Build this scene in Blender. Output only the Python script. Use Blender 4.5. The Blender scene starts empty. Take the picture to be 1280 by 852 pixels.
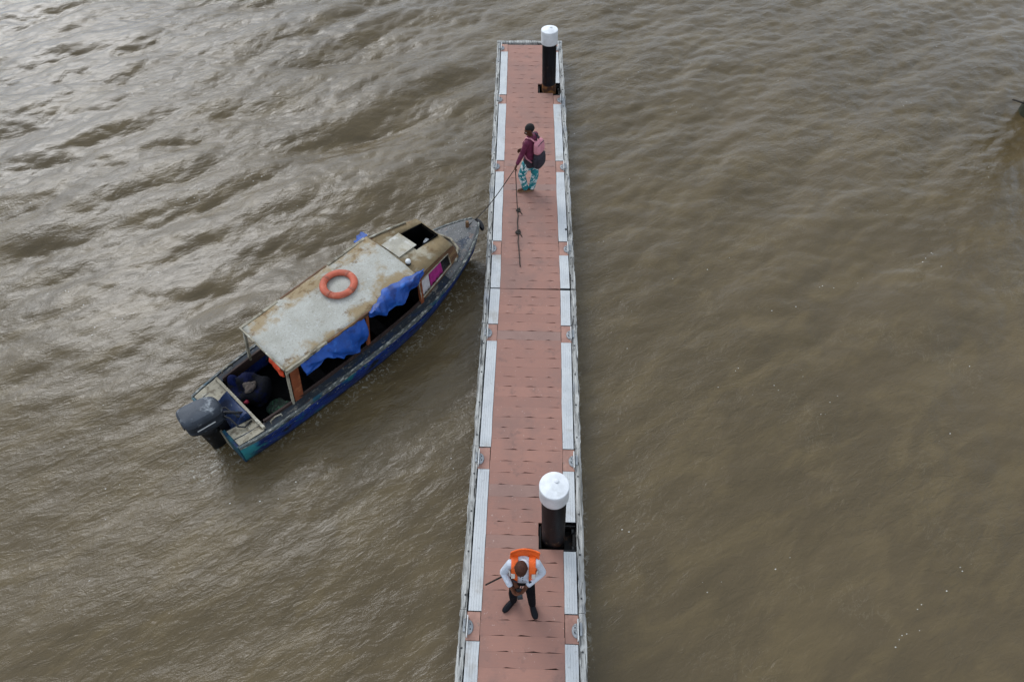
import bpy, bmesh, math, random
import numpy as np
from mathutils import Vector, Matrix, Euler
random.seed(7); np.random.seed(7)
R = math.radians
sc = bpy.context.scene
col = sc.collection

# ------------------------------------------------------------ camera, sky, sun
cam_d = bpy.data.cameras.new('camera'); cam = bpy.data.objects.new('camera', cam_d); col.objects.link(cam)
cam_d.sensor_width = 36; cam_d.lens = 24; cam_d.clip_end = 6000; cam_d.clip_start = .1
cam.location = (0, 0, 10.3)
cam.rotation_euler = (R(90 - 52.9), 0, R(1.3))
sc.camera = cam
SUN_AZ = -36.0      # degrees from +Y towards +X
SUN_EL = 40.0
w = bpy.data.worlds.new('World'); sc.world = w; w.use_nodes = True
nt = w.node_tree; bg = nt.nodes['Background']
sky = nt.nodes.new('ShaderNodeTexSky'); sky.sky_type = 'NISHITA'; sky.sun_disc = False
sky.sun_elevation = R(SUN_EL); sky.sun_rotation = R(SUN_AZ)
sky.dust_density = 4.5; sky.air_density = 1.0; sky.ozone_density = 1.0
hs = nt.nodes.new('ShaderNodeHueSaturation'); hs.inputs['Saturation'].default_value = .15
tn = nt.nodes.new('ShaderNodeMix'); tn.data_type = 'RGBA'; tn.blend_type = 'MULTIPLY'; tn.inputs[0].default_value = 1; tn.inputs[7].default_value = (.93, .99, 1.09, 1)
nt.links.new(sky.outputs[0], hs.inputs['Color']); nt.links.new(hs.outputs[0], tn.inputs[6]); cl = nt.nodes.new('ShaderNodeMix'); cl.data_type = 'RGBA'; cl.inputs[0].default_value = .56      # thick even cloud over the clear sky
cl.inputs[7].default_value = (5.4, 6.3, 7.5, 1)
nt.links.new(tn.outputs[2], cl.inputs[6]); nt.links.new(cl.outputs[2], bg.inputs['Color'])
bg.inputs['Strength'].default_value = .15
sun_d = bpy.data.lights.new('sun', 'SUN'); sun = bpy.data.objects.new('sun', sun_d); col.objects.link(sun)
sun_d.energy = .7; sun_d.angle = R(25); sun_d.color = (1, .975, .94)
sv = Vector((math.sin(R(SUN_AZ)) * math.cos(R(SUN_EL)), math.cos(R(SUN_AZ)) * math.cos(R(SUN_EL)), math.sin(R(SUN_EL))))
sun.rotation_euler = sv.to_track_quat('Z', 'Y').to_euler(); sun.location = (-10, 20, 30)
vs = sc.view_settings; vs.view_transform = 'Standard'; vs.look = 'None'; vs.exposure = 0.38; vs.gamma = 1

# ------------------------------------------------------------ helpers
def lin(c):
    def f(v):
        v = v / 255.0
        return v / 12.92 if v <= .04045 else ((v + .055) / 1.055) ** 2.4
    return (.80 * f(c[0]), .80 * f(c[1]), .80 * f(c[2]), 1)

class NB:
    """small node builder"""
    def __init__(s, name):
        s.m = bpy.data.materials.new(name); s.m.use_nodes = True
        s.t = s.m.node_tree; s.b = s.t.nodes['Principled BSDF']
        g = s.t.nodes.new('ShaderNodeNewGeometry'); s.pos = g.outputs['Position']
        oc = s.t.nodes.new('ShaderNodeTexCoord'); s.obj = oc.outputs['Object']
        s.co = s.pos
    def mapping(s, scale=(1, 1, 1), rot=(0, 0, 0), src=None, loc=(0, 0, 0)):
        if rot != (0, 0, 0) and scale != (1, 1, 1):      # turn first, then stretch
            src = s.mapping((1, 1, 1), rot, src); rot = (0, 0, 0)
        n = s.t.nodes.new('ShaderNodeMapping'); n.inputs['Scale'].default_value = scale; n.inputs['Rotation'].default_value = rot
        n.inputs['Location'].default_value = loc
        s.t.links.new(src or s.co, n.inputs['Vector']); return n.outputs[0]
    def noise(s, scale, detail=4, rough=.55, vec=None, dist=0, w=None):
        n = s.t.nodes.new('ShaderNodeTexNoise'); n.inputs['Scale'].default_value = scale
        n.inputs['Detail'].default_value = detail; n.inputs['Roughness'].default_value = rough; n.inputs['Distortion'].default_value = dist
        s.t.links.new(vec or s.co, n.inputs['Vector']); return n.outputs['Fac']
    def ramp(s, fac, lo, hi, a=0., b=1.):
        n = s.t.nodes.new('ShaderNodeMapRange'); n.interpolation_type = 'SMOOTHSTEP'
        n.inputs['From Min'].default_value = lo; n.inputs['From Max'].default_value = hi
        n.inputs['To Min'].default_value = a; n.inputs['To Max'].default_value = b
        s.t.links.new(fac, n.inputs['Value']); return n.outputs[0]
    def math(s, op, a, b=None):
        n = s.t.nodes.new('ShaderNodeMath'); n.operation = op
        for i, v in enumerate((a, b)):
            if v is None: continue
            if isinstance(v, (int, float)): n.inputs[i].default_value = v
            else: s.t.links.new(v, n.inputs[i])
        return n.outputs[0]
    def mix(s, fac, a, b, mode='MIX'):
        n = s.t.nodes.new('ShaderNodeMix'); n.data_type = 'RGBA'; n.blend_type = mode
        for i, v in ((0, fac), (6, a), (7, b)):
            if isinstance(v, (int, float)): n.inputs[i].default_value = v
            elif isinstance(v, tuple): n.inputs[i].default_value = v
            else: s.t.links.new(v, n.inputs[i])
        return n.outputs[2]
    def bump(s, h, strength=.3, dist=.01, prev=None):
        n = s.t.nodes.new('ShaderNodeBump'); n.inputs['Strength'].default_value = strength; n.inputs['Distance'].default_value = dist
        s.t.links.new(h, n.inputs['Height'])
        if prev is not None: s.t.links.new(prev, n.inputs['Normal'])
        s.t.links.new(n.outputs[0], s.b.inputs['Normal']); return n.outputs[0]
    def set(s, **k):
        for key, v in k.items():
            i = s.b.inputs[key.replace('_', ' ')]
            if isinstance(v, (int, float, tuple)): i.default_value = v
            else: s.t.links.new(v, i)
        return s.m
    def sep(s, src=None):
        n = s.t.nodes.new('ShaderNodeSeparateXYZ'); s.t.links.new(src or s.co, n.inputs[0]); return n.outputs
    def rnd(s):
        return s.t.nodes.new('ShaderNodeObjectInfo').outputs['Random']

def simple(name, c, rough=.6, var=.25, scale=6, bump=.15, bscale=40, obj=False, metal=0, spec=.5):
    n = NB(name)
    if obj: n.co = n.obj
    base = lin(c); dk = tuple(v * (1 - var) for v in base[:3]) + (1,); lt = tuple(min(1, v * (1 + var * .7)) for v in base[:3]) + (1,)
    f = n.ramp(n.noise(scale, 5, .6), .3, .7)
    c1 = n.mix(f, dk, lt)
    if bump: n.bump(n.noise(bscale, 3), bump, .01)
    return n.set(Base_Color=c1, Roughness=rough, Metallic=metal, Specular_IOR_Level=spec)

def worn(name, base, layers, rough=.65, bump=.3, bscale=35, obj=True, stretch=(1, 1, 1), bdist=.006, spec=.3):
    """layers: (colour, noise scale, lo, hi, detail)"""
    n = NB(name)
    if obj: n.co = n.obj
    n.co = n.mapping(stretch)
    b = lin(base)
    c = n.mix(n.ramp(n.noise(3.1, 5, .6), .25, .75), tuple(v * .72 for v in b[:3]) + (1,), tuple(min(1, v * 1.2) for v in b[:3]) + (1,))
    for i, (lc, scl, lo, hi, det) in enumerate(layers):
        m = n.mapping((1, 1, 1), src=n.co, loc=(i * 3.7 + 1.1, i * 2.3, i * 5.1))
        c = n.mix(n.ramp(n.noise(scl, det, .62, vec=m), lo, hi), c, lin(lc))
    if bump: n.bump(n.noise(bscale, 5, .65), bump, bdist)
    return n.set(Base_Color=c, Roughness=rough, Specular_IOR_Level=spec)

class MB:
    def __init__(s): s.v = []; s.f = []; s.mi = []
    def add(s, vs, fs, mi=0):
        o = len(s.v); s.v += [tuple(v) for v in vs]; s.f += [tuple(i + o for i in f) for f in fs]; s.mi += [mi] * len(fs); return s
    def box(s, c, d, rz=0, ry=0, rx=0, mi=0):
        M = Euler((rx, ry, rz)).to_matrix(); vs = []
        for x in (-.5, .5):
            for y in (-.5, .5):
                for z in (-.5, .5): vs.append(Vector(c) + M @ Vector((x * d[0], y * d[1], z * d[2])))
        return s.add(vs, [(0, 1, 3, 2), (4, 6, 7, 5), (0, 4, 5, 1), (2, 3, 7, 6), (0, 2, 6, 4), (1, 5, 7, 3)], mi)
    def bbox(s, c, d, b=.01, rz=0, ry=0, rx=0):
        """chamfered box"""
        M = Euler((rx, ry, rz)).to_matrix()
        bm = bmesh.new(); bmesh.ops.create_cube(bm, size=1)
        for v in bm.verts: v.co = Vector((v.co.x * d[0], v.co.y * d[1], v.co.z * d[2]))
        bmesh.ops.bevel(bm, geom=bm.edges[:], offset=b, segments=2, affect='EDGES', profile=.6)
        bm.verts.index_update()
        s.add([Vector(c) + M @ v.co for v in bm.verts], [[v.index for v in f.verts] for f in bm.faces]); bm.free(); return s
    def prism(s, poly, z0, z1):
        n = len(poly)
        vs = [(p[0], p[1], z0) for p in poly] + [(p[0], p[1], z1) for p in poly]
        fs = [tuple(range(n - 1, -1, -1)), tuple(range(n, 2 * n))] + [(i, (i + 1) % n, (i + 1) % n + n, i + n) for i in range(n)]
        return s.add(vs, fs)
    def loft(s, rings, close=True, caps=True):
        n = len(rings[0]); vs = [p for r in rings for p in r]; fs = []
        for k in range(len(rings) - 1):
            for i in range(n if close else n - 1):
                a = k * n + i; b = k * n + (i + 1) % n; fs.append((a, b, b + n, a + n))
        if caps: fs += [tuple(range(n - 1, -1, -1)), tuple((len(rings) - 1) * n + i for i in range(n))]
        return s.add(vs, fs)
    def tube(s, pts, r, n=10, r2=None, flat=None):
        pts = [Vector(p) for p in pts]; rings = []; m = len(pts)
        up = Vector((0, 0, 1)); prev = None
        for i, p in enumerate(pts):
            t = (pts[min(i + 1, m - 1)] - pts[max(i - 1, 0)]).normalized()
            if prev is None:
                a = t.cross(up)
                if a.length < .01: a = t.cross(Vector((0, 1, 0)))
            else: a = prev - t * prev.dot(t)
            a.normalize(); prev = a; b = t.cross(a)
            rr = r[i] if isinstance(r, (list, tuple)) else r
            rb = rr if flat is None else rr * (flat[i] if isinstance(flat, (list, tuple)) else flat)
            rings.append([p + a * rr * math.cos(6.28318 * k / n) + b * rb * math.sin(6.28318 * k / n) for k in range(n)])
        return s.loft(rings)
    def lathe(s, prof, n=24, c=(0, 0, 0)):
        rings = [[(c[0] + r * math.cos(6.28318 * k / n), c[1] + r * math.sin(6.28318 * k / n), c[2] + z) for k in range(n)] for r, z in prof]
        return s.loft(rings)
    def ell(s, c, r, rot=None, n=12, m=8):
        M = (rot.to_matrix() if rot is not None else Matrix.Identity(3)); rings = []
        for j in range(m + 1):
            a = math.pi * (j + .02) / (m + .04) - math.pi / 2
            rings.append([Vector(c) + M @ Vector((r[0] * math.cos(a) * math.cos(6.28318 * k / n), r[1] * math.cos(a) * math.sin(6.28318 * k / n), r[2] * math.sin(a))) for k in range(n)])
        return s.loft(rings)
    def mesh(s, name, smooth=False):
        me = bpy.data.meshes.new(name); me.from_pydata(s.v, [], s.f)
        if any(s.mi): me.polygons.foreach_set('material_index', s.mi)
        bm = bmesh.new(); bm.from_mesh(me); bmesh.ops.recalc_face_normals(bm, faces=bm.faces[:]); bm.to_mesh(me); bm.free()
        if smooth: me.shade_smooth()
        me.update(); return me
    def build(s, name, mat, parent=None, smooth=False, loc=(0, 0, 0), rz=0, angle=None):
        me = s.mesh(name, smooth)
        for m in (mat if isinstance(mat, (list, tuple)) else [mat]): me.materials.append(m)
        if angle is not None:
            me.shade_smooth(); me.set_sharp_from_angle(angle=R(angle))
        return link(name, me, parent, loc, rz)

def link(name, me, parent=None, loc=(0, 0, 0), rz=0):
    o = bpy.data.objects.new(name, me); col.objects.link(o); o.location = loc; o.rotation_euler = (0, 0, rz)
    if parent: o.parent = parent
    return o
def tag(o, label=None, cat=None, group=None, kind=None):
    if label: o['label'] = label
    if cat: o['category'] = cat
    if group: o['group'] = group
    if kind: o['kind'] = kind
    return o
def empty(name, loc, rz=0, parent=None):
    o = bpy.data.objects.new(name, None); col.objects.link(o); o.location = loc; o.rotation_euler = (0, 0, rz); o.empty_display_size = .2
    if parent: o.parent = parent
    return o
def mod(o, kind, **k):
    m = o.modifiers.new(kind.lower(), kind)
    for a, v in k.items(): setattr(m, a, v)
    return m
def vnoise(p, s, seed=0.):
    from mathutils import noise
    return noise.noise(Vector(p) * s + Vector((seed, seed * 1.7, seed * .3)))

# ------------------------------------------------------------ water
BO = Vector((-5.0, 5.58, 0)); BTH = R(48.0)          # boat frame
BC, BS = math.cos(BTH), math.sin(BTH)
def BW(x, y, z): return Vector((BO.x + x * BC - y * BS, BO.y + x * BS + y * BC, z))

N, LP = 1024, 58.0
def ocean(wdir, lam, spread, seed, tail):
    rng = np.random.default_rng(seed)
    k1 = np.fft.fftfreq(N, LP / N) * 2 * np.pi
    kx, ky = np.meshgrid(k1, k1, indexing='ij'); k = np.sqrt(kx * kx + ky * ky); k[0, 0] = 1e-6
    c = (kx * wdir[0] + ky * wdir[1]) / k
    if tail is None:                      # narrow-banded swell
        kp = 2 * np.pi / lam; ph = (np.exp(-((k - kp) / (.42 * kp)) ** 2) + .05 * np.exp(-((k - 2.4 * kp) / (.9 * kp)) ** 2)) * np.abs(c) ** spread
    else:                                 # wind ripples
        Lw = 1 / (2 * np.pi / lam * 1.25)
        ph = np.exp(-1 / (k * Lw) ** 2) / k ** tail * (.08 + np.abs(c) ** spread)
    ph *= np.exp(-(k * .03) ** 2); ph[0, 0] = 0
    a = np.sqrt(ph) * (rng.normal(size=(N, N)) + 1j * rng.normal(size=(N, N)))
    h = np.fft.ifft2(a).real
    dx = np.fft.ifft2(-1j * kx / k * a).real; dy = np.fft.ifft2(-1j * ky / k * a).real
    s = h.std(); return h / s, dx / s, dy / s
def norm2(a, b): l = math.hypot(a, b); return (a / l, b / l)
O1 = ocean(norm2(.52, -.85), 3.7, 8.0, 5, None)
O2 = ocean(norm2(.72, -.70), 2.9, 6.0, 11, None)
O3 = ocean(norm2(.50, -.86), .85, 2.5, 21, 3.5)
def samp(F, X, Y):
    fx = (X / LP * N) % N; fy = (Y / LP * N) % N
    i = np.floor(fx).astype(int); j = np.floor(fy).astype(int); u = fx - i; v = fy - j
    i %= N; j %= N; i2 = (i + 1) % N; j2 = (j + 1) % N
    return F[i, j] * (1 - u) * (1 - v) + F[i2, j] * u * (1 - v) + F[i, j2] * (1 - u) * v + F[i2, j2] * u * v
def axis(a, b, st, far):
    mid = np.arange(a, b + 1e-6, st); g = []; d = st; x = 0
    while x < far: d *= 1.22; x += d; g.append(x)
    g = np.array(g); return np.concatenate([a - g[::-1], mid, b + g])
ax = axis(-20.5, 20.5, .06, 2500); ay = axis(-1.5, 26, .06, 2500)
X, Y = np.meshgrid(ax, ay, indexing='ij')
side = 1 / (1 + np.exp(-(X - .2) / 1.2))
far = np.clip(1 - (np.maximum(np.abs(X) - 20, 0) + np.maximum(Y - 25.5, 0) + np.maximum(-1 - Y, 0)) / 40, 0, 1)
lx = (X - BO.x) * BC + (Y - BO.y) * BS; ly = -(X - BO.x) * BS + (Y - BO.y) * BC
ed = np.sqrt(np.maximum(np.abs(lx - 2.9) - 2.6, 0) ** 2 + np.maximum(np.abs(ly) - .4, 0) ** 2)
calm = .55 + .45 * np.clip((ed - .3) / 1.5, 0, 1)
pr = .75 + .25 * np.clip((np.abs(X - .1) - .9) / 1.5, 0, 1)
near = .46 + .60 * np.clip((Y - 4) / 9, 0, 1)
A1 = .064 * (1 - side) * far * calm * pr * near; A2 = .026 * side * far * pr * near; A3 = (.0105 * (1 - side) + .0100 * side) * far * calm * pr * near
Z = A1 * samp(O1[0], X, Y) + A2 * samp(O2[0], X, Y) + A3 * samp(O3[0], X, Y)
PX = X + .8 * (A1 * samp(O1[1], X, Y) + A2 * samp(O2[1], X, Y) + A3 * samp(O3[1], X, Y)); PY = Y + .8 * (A1 * samp(O1[2], X, Y) + A2 * samp(O2[2], X, Y) + A3 * samp(O3[2], X, Y))
nx, ny = X.shape
co = np.stack([PX, PY, Z], -1).reshape(-1, 3).astype(np.float32)
idx = np.arange(nx * ny).reshape(nx, ny)
q = np.stack([idx[:-1, :-1], idx[1:, :-1], idx[1:, 1:], idx[:-1, 1:]], -1).reshape(-1, 4).astype(np.int32)
me = bpy.data.meshes.new('water'); me.vertices.add(len(co)); me.vertices.foreach_set('co', co.ravel())
me.loops.add(q.size); me.loops.foreach_set('vertex_index', q.ravel()); me.polygons.add(len(q))
me.polygons.foreach_set('loop_start', np.arange(0, q.size, 4, dtype=np.int32)); me.update(calc_edges=True); me.shade_smooth()
n = NB('muddy_water')
warp = n.mapping((1, 1, 1), rot=(0, 0, R(-32)))
big = n.noise(.22, 5, .6, dist=.6)
mid = n.noise(1.1, 6, .62, vec=n.mapping((.6, 1.5, 1), rot=(0, 0, R(-35))), dist=.8)
c = n.mix(n.ramp(big, .3, .7), lin((87, 74, 51)), lin((97, 83, 59)))
c = n.mix(n.math('MULTIPLY', n.ramp(mid, .42, .7), .6), c, lin((110, 94, 64)))
# thin silty foam film in broken threads
r1 = n.noise(2.2, 7, .62, vec=n.mapping((.55, 1.3, 1), rot=(0, 0, R(-50))), dist=1.6)
thread = n.ramp(n.math('ABSOLUTE', n.math('SUBTRACT', r1, .5)), .012, .0, 0, 1)
patch = n.ramp(n.noise(.7, 3, .5, dist=.4), .5, .66)
c = n.mix(n.math('MULTIPLY', n.math('MULTIPLY', thread, patch), .14), c, lin((176, 164, 140)))
# sparse white flecks of foam
vor = n.t.nodes.new('ShaderNodeTexVoronoi'); vor.inputs['Scale'].default_value = 9.0; n.t.links.new(n.mapping((1, 1.6, 1), rot=(0, 0, R(-20))), vor.inputs['Vector'])
fl = n.math('LESS_THAN', vor.outputs['Distance'], .12)
cl = n.math('MULTIPLY', n.ramp(n.noise(.75, 4, .65, vec=n.mapping((.6, 1.5, 1), rot=(0, 0, R(-30)))), .60, .635), n.ramp(n.noise(7, 3), .47, .53))
fleck = n.math('MULTIPLY', fl, cl)
c = n.mix(n.math('MULTIPLY', fleck, .85), c, lin((225, 222, 212)))
bl = n.mapping((1, 1, 1), rot=(0, 0, -BTH), loc=(-(BO.x * BC + BO.y * BS), BO.x * BS - BO.y * BC, 0)); bxyz = n.sep(bl)
el = n.math('ADD', n.math('POWER', n.math('DIVIDE', n.math('SUBTRACT', bxyz[0], 2.85), 3.15), 2), n.math('POWER', n.math('DIVIDE', bxyz[1], .84), 2))
pxd = n.math('SUBTRACT', n.math('ABSOLUTE', n.math('SUBTRACT', n.sep()[0], .12)), .87)
mot = n.math('ADD', n.math('POWER', n.math('ADD', bxyz[0], .55), 2), n.math('POWER', n.math('ADD', bxyz[1], .12), 2))
near_ = n.math('MAXIMUM', n.math('MAXIMUM', n.ramp(el, 1.75, 1.0), n.ramp(mot, .16, .02, 0, 1.3)), n.math('MULTIPLY', n.ramp(pxd, .16, .0), n.ramp(n.sep()[1], 17.6, 17.4)))
fo = n.math('MULTIPLY', near_, n.ramp(n.noise(11, 6, .68, dist=1.2), .52, .66))
c = n.mix(n.math('MULTIPLY', fo, .5), c, lin((190, 186, 172)))
rp1 = n.noise(2.4, 5, .6, vec=n.mapping((.5, 1.3, 1), rot=(0, 0, R(-34))), dist=.6)
rp2 = n.noise(7.5, 5, .62, vec=n.mapping((.55, 1.15, 1), rot=(0, 0, R(-26))), dist=.9)
rp3 = n.noise(11, 4, .6, vec=n.mapping((1.3, .5, 1), rot=(0, 0, R(-14))), dist=.8)
gust = n.ramp(n.noise(.16, 3, .5), .32, .68, .4, 1.0)
b1 = n.bump(n.math('MULTIPLY', rp1, gust), .38, .10)
b2 = n.bump(n.math('MULTIPLY', rp2, gust), .65, .04, prev=b1)
n.bump(n.math('MULTIPLY', rp3, gust), .25, .025, prev=b2)
n.set(Base_Color=c, Roughness=n.math('ADD', n.math('MULTIPLY', fleck, .5), .09), IOR=1.33)
me.materials.append(n.m)
tag(link('water', me), kind='structure')

# ------------------------------------------------------------ pier materials
n = NB('terracotta_deck')
rd = n.rnd()
g = n.noise(45, 4, .6, vec=n.mapping((.25, 3, 1)))
sp = n.sep()
c = n.mix(rd, lin((156, 111, 95)), lin((168, 120, 102)))
c = n.mix(n.ramp(rd, .88, .98, 0, .55), c, lin((138, 120, 112)))
c = n.mix(n.math('MULTIPLY', n.ramp(g, .35, .7), .35), c, lin((142, 108, 98)))
c = n.mix(n.math('MULTIPLY', n.ramp(n.noise(1.1, 7, .68), .42, .7), .75), c, lin((136, 104, 93)))
c = n.mix(n.math('MULTIPLY', n.ramp(n.noise(4.5, 6, .72), .55, .7), .5), c, lin((112, 86, 78)))
c = n.mix(n.math('MULTIPLY', n.ramp(n.noise(23, 3, .6), .66, .72), .5), c, lin((196, 170, 158)))
n.bump(g, .25, .004)
M_deck = n.set(Base_Color=c, Roughness=.72)
n = NB('terracotta_block'); c = n.mix(n.ramp(n.noise(5, 5, .65), .3, .7), lin((152, 112, 98)), lin((178, 134, 116)))
c = n.mix(n.math('MULTIPLY', n.ramp(n.noise(11, 5, .7), .58, .7), .6), c, lin((120, 110, 102))); n.bump(n.noise(50, 3), .2, .005)
M_block = n.set(Base_Color=c, Roughness=.7)
n = NB('pale_grip_panel'); c = n.mix(n.ramp(n.noise(2.2, 6, .65), .3, .72), lin((188, 190, 190)), lin((206, 207, 205)))
c = n.mix(n.math('MULTIPLY', n.ramp(n.noise(14, 5, .7, vec=n.mapping((1.6, .35, 1))), .58, .72), .5), c, lin((150, 148, 140)))
c = n.mix(n.math('MULTIPLY', n.ramp(n.noise(1.3, 6, .72), .53, .7), .6), c, lin((160, 152, 140)))
c = n.mix(n.math('MULTIPLY', n.ramp(n.noise(26, 5, .7), .6, .68), .5), c, lin((120, 114, 104)))
n.bump(n.noise(90, 2), .15, .003); M_pale = n.set(Base_Color=c, Roughness=.6)
n = NB('weathered_timber')
v1 = n.mapping((9, .55, 6)); gr = n.noise(3.2, 7, .7, vec=v1, dist=.4)
c = n.mix(n.ramp(gr, .3, .68), lin((104, 101, 94)), lin((206, 204, 197)))
c = n.mix(n.ramp(n.noise(1.6, 5, .6, vec=n.mapping((2, .8, 2))), .52, .7), c, lin((150, 152, 154)))
cr = n.ramp(n.noise(2.1, 6, .62, vec=n.mapping((15, 1.1, 10)), dist=.8), .575, .65)
c = n.mix(cr, c, lin((48, 45, 40)))
c = n.mix(n.math('MULTIPLY', n.ramp(n.noise(6, 4, .6), .62, .7), .7), c, lin((205, 204, 198)))
n.bump(n.math('SUBTRACT', gr, cr), 1.0, .02); M_timber = n.set(Base_Color=c, Roughness=.85)
M_float = simple('black_float', (16, 16, 16), .8, .3, 4, .2, spec=.1)
M_galv = worn('galvanised_cleat', (162, 165, 167), [((112, 116, 118), 14, .5, .62, 4), ((186, 190, 190), 22, .6, .7, 3)], .5, .3, 40)
M_white = simple('white_plate', (218, 218, 214), .5, .12, 9, .1)
M_black = simple('black_rubber', (18, 18, 19), .55, .3, 8, .2)
M_bolt = simple('dark_bolt', (40, 40, 40), .5, .3, 12, .1)

# ------------------------------------------------------------ pier
DZ = .5; HW = .87; PLK = .2017
SEAM = 8.66
def plank_mesh(x0, x1, seed):
    rg = random.Random(seed); hl = PLK / 2 - .0003
    near = [(x0, -hl)]; far_ = [(x1, hl)]
    L = x1 - x0; nn = (3, 3, 2, 3)[seed % 4] if L > .8 else 2
    ph = rg.random() * .5
    for i in range(nn):
        c0 = x0 + L * ((i + .25 + ph * .7 + rg.uniform(-.05, .05)) / nn); ln = rg.uniform(.12, .28); dp = rg.uniform(.010, .020)
        c0 = min(max(c0, x0 + .02), x1 - ln - .02); k = rg.choice((.25, .5, .8))
        near += [(c0, -hl), (c0 + ln * k, -hl + dp), (c0 + ln, -hl)]
    near.append((x1, -hl))
    poly = near + [(x1, hl), (x0, hl)]
    m = MB().prism(poly, -.035, 0); me = m.mesh('deck_plank'); me.materials.append(M_deck); return me
full = [plank_mesh(-.575, .575, i) for i in range(9)]
cutm = [plank_mesh(-.575, .205, 50 + i) for i in range(3)]

def panel(y0, y1, xin, xout, parent, zz, seed, ribs=True):
    """pale grip panel lying between two reddish blocks; xin/xout signed"""
    rg = random.Random(seed); ns = max(2, int((y1 - y0) / .12)); s = 1 if xout > xin else -1
    m = MB(); prof = [(0, -.012), (0, 0)]; nr = 5
    wdt = abs(xout - xin)
    for i in range(nr):
        a = i / nr * wdt; b = (i + 1) / nr * wdt
        if i: prof += [(a - .004, 0), (a, -.004), (a + .004, 0)]
    prof += [(wdt, 0), (wdt, -.012)]
    rings = []
    for j in range(ns + 1):
        y = y0 + (y1 - y0) * j / ns
        wob = .009 * vnoise((seed, y * 1.3, 0), 1) + .004 * vnoise((seed, y * 5, 3), 1)
        rings.append([(xin + s * ((p[0] / wdt) * (wdt - wob) + wob), y, zz + p[1]) for p in prof])
    m.loft(rings); return m.build('grip_panel', M_pale, parent)

def beam(y0, y1, xa, xb, parent, z0, z1, seed, along='y'):
    """rough-sawn edge timber, broken outline"""
    nseg = max(4, int((y1 - y0) / .06)); m = MB(); rings = []
    pr = [(0, 0), (0, .5), (0, .93), (.08, 1), (.3, 1.0), (.5, 1), (.7, 1), (.92, 1), (1, .93), (1, .5), (1, 0)]
    for j in range(nseg + 1):
        y = y0 + (y1 - y0) * j / nseg; r = []
        for k, (u, v) in enumerate(pr):
            x = xa + (xb - xa) * u; z = z0 + (z1 - z0) * v
            e = 1 if v > .4 else .3
            x += (.018 * vnoise((k * .6 + seed, y * 2.6, 0), 1) + .013 * vnoise((k + seed, y * 11, 5), 1)) * (1 if (u < .1 or u > .9) else .2) * e
            z += .007 * vnoise((k * .9, y * 2.3, seed), 1) * e + .005 * vnoise((k * 2.1, y * 9, seed), 1) * e
            r.append((x, y, z) if along == 'y' else (y, x, z))
        rings.append(r)
    m.loft(rings); return m.build('edge_timber', M_timber, parent, angle=40)

cleat_m = None
def add_cleat(parent, x, y, s):
    """grey half-round fitting with an upright white plate; s = -1 left edge, 1 right edge"""
    o = MB(); rings = []
    for j in range(6):
        a = j / 5 * math.pi / 2; rr = math.cos(a); zz = .03 * math.sin(a) + .003
        rings.append([(-.075 * rr * math.sin(math.pi * k / 14) * 1.0, .10 * rr * math.cos(math.pi * k / 14), zz) for k in range(15)])
    o.loft([[(s * p[0], p[1], p[2]) for p in r] for r in rings])
    c = o.build('cleat', M_galv, parent, True, (x, y, DZ + .004))
    h = MB()
    for hx, hy in ((-.03, .035), (-.035, -.03), (-.012, .0)):
        h.lathe([(.0105, 0), (.0105, .006)], 8, (s * hx, hy, .026))
    tag(h.build('bolt', M_bolt, c), kind='stuff')
    MB().bbox((s * .008, 0, .045), (.014, .28, .085), .003).build('stop_plate', M_white, c)
    MB().bbox((s * .05, .02, .02), (.035, .17, .03), .006).build('rubbing_pad', M_galv, c)
    return c

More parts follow.
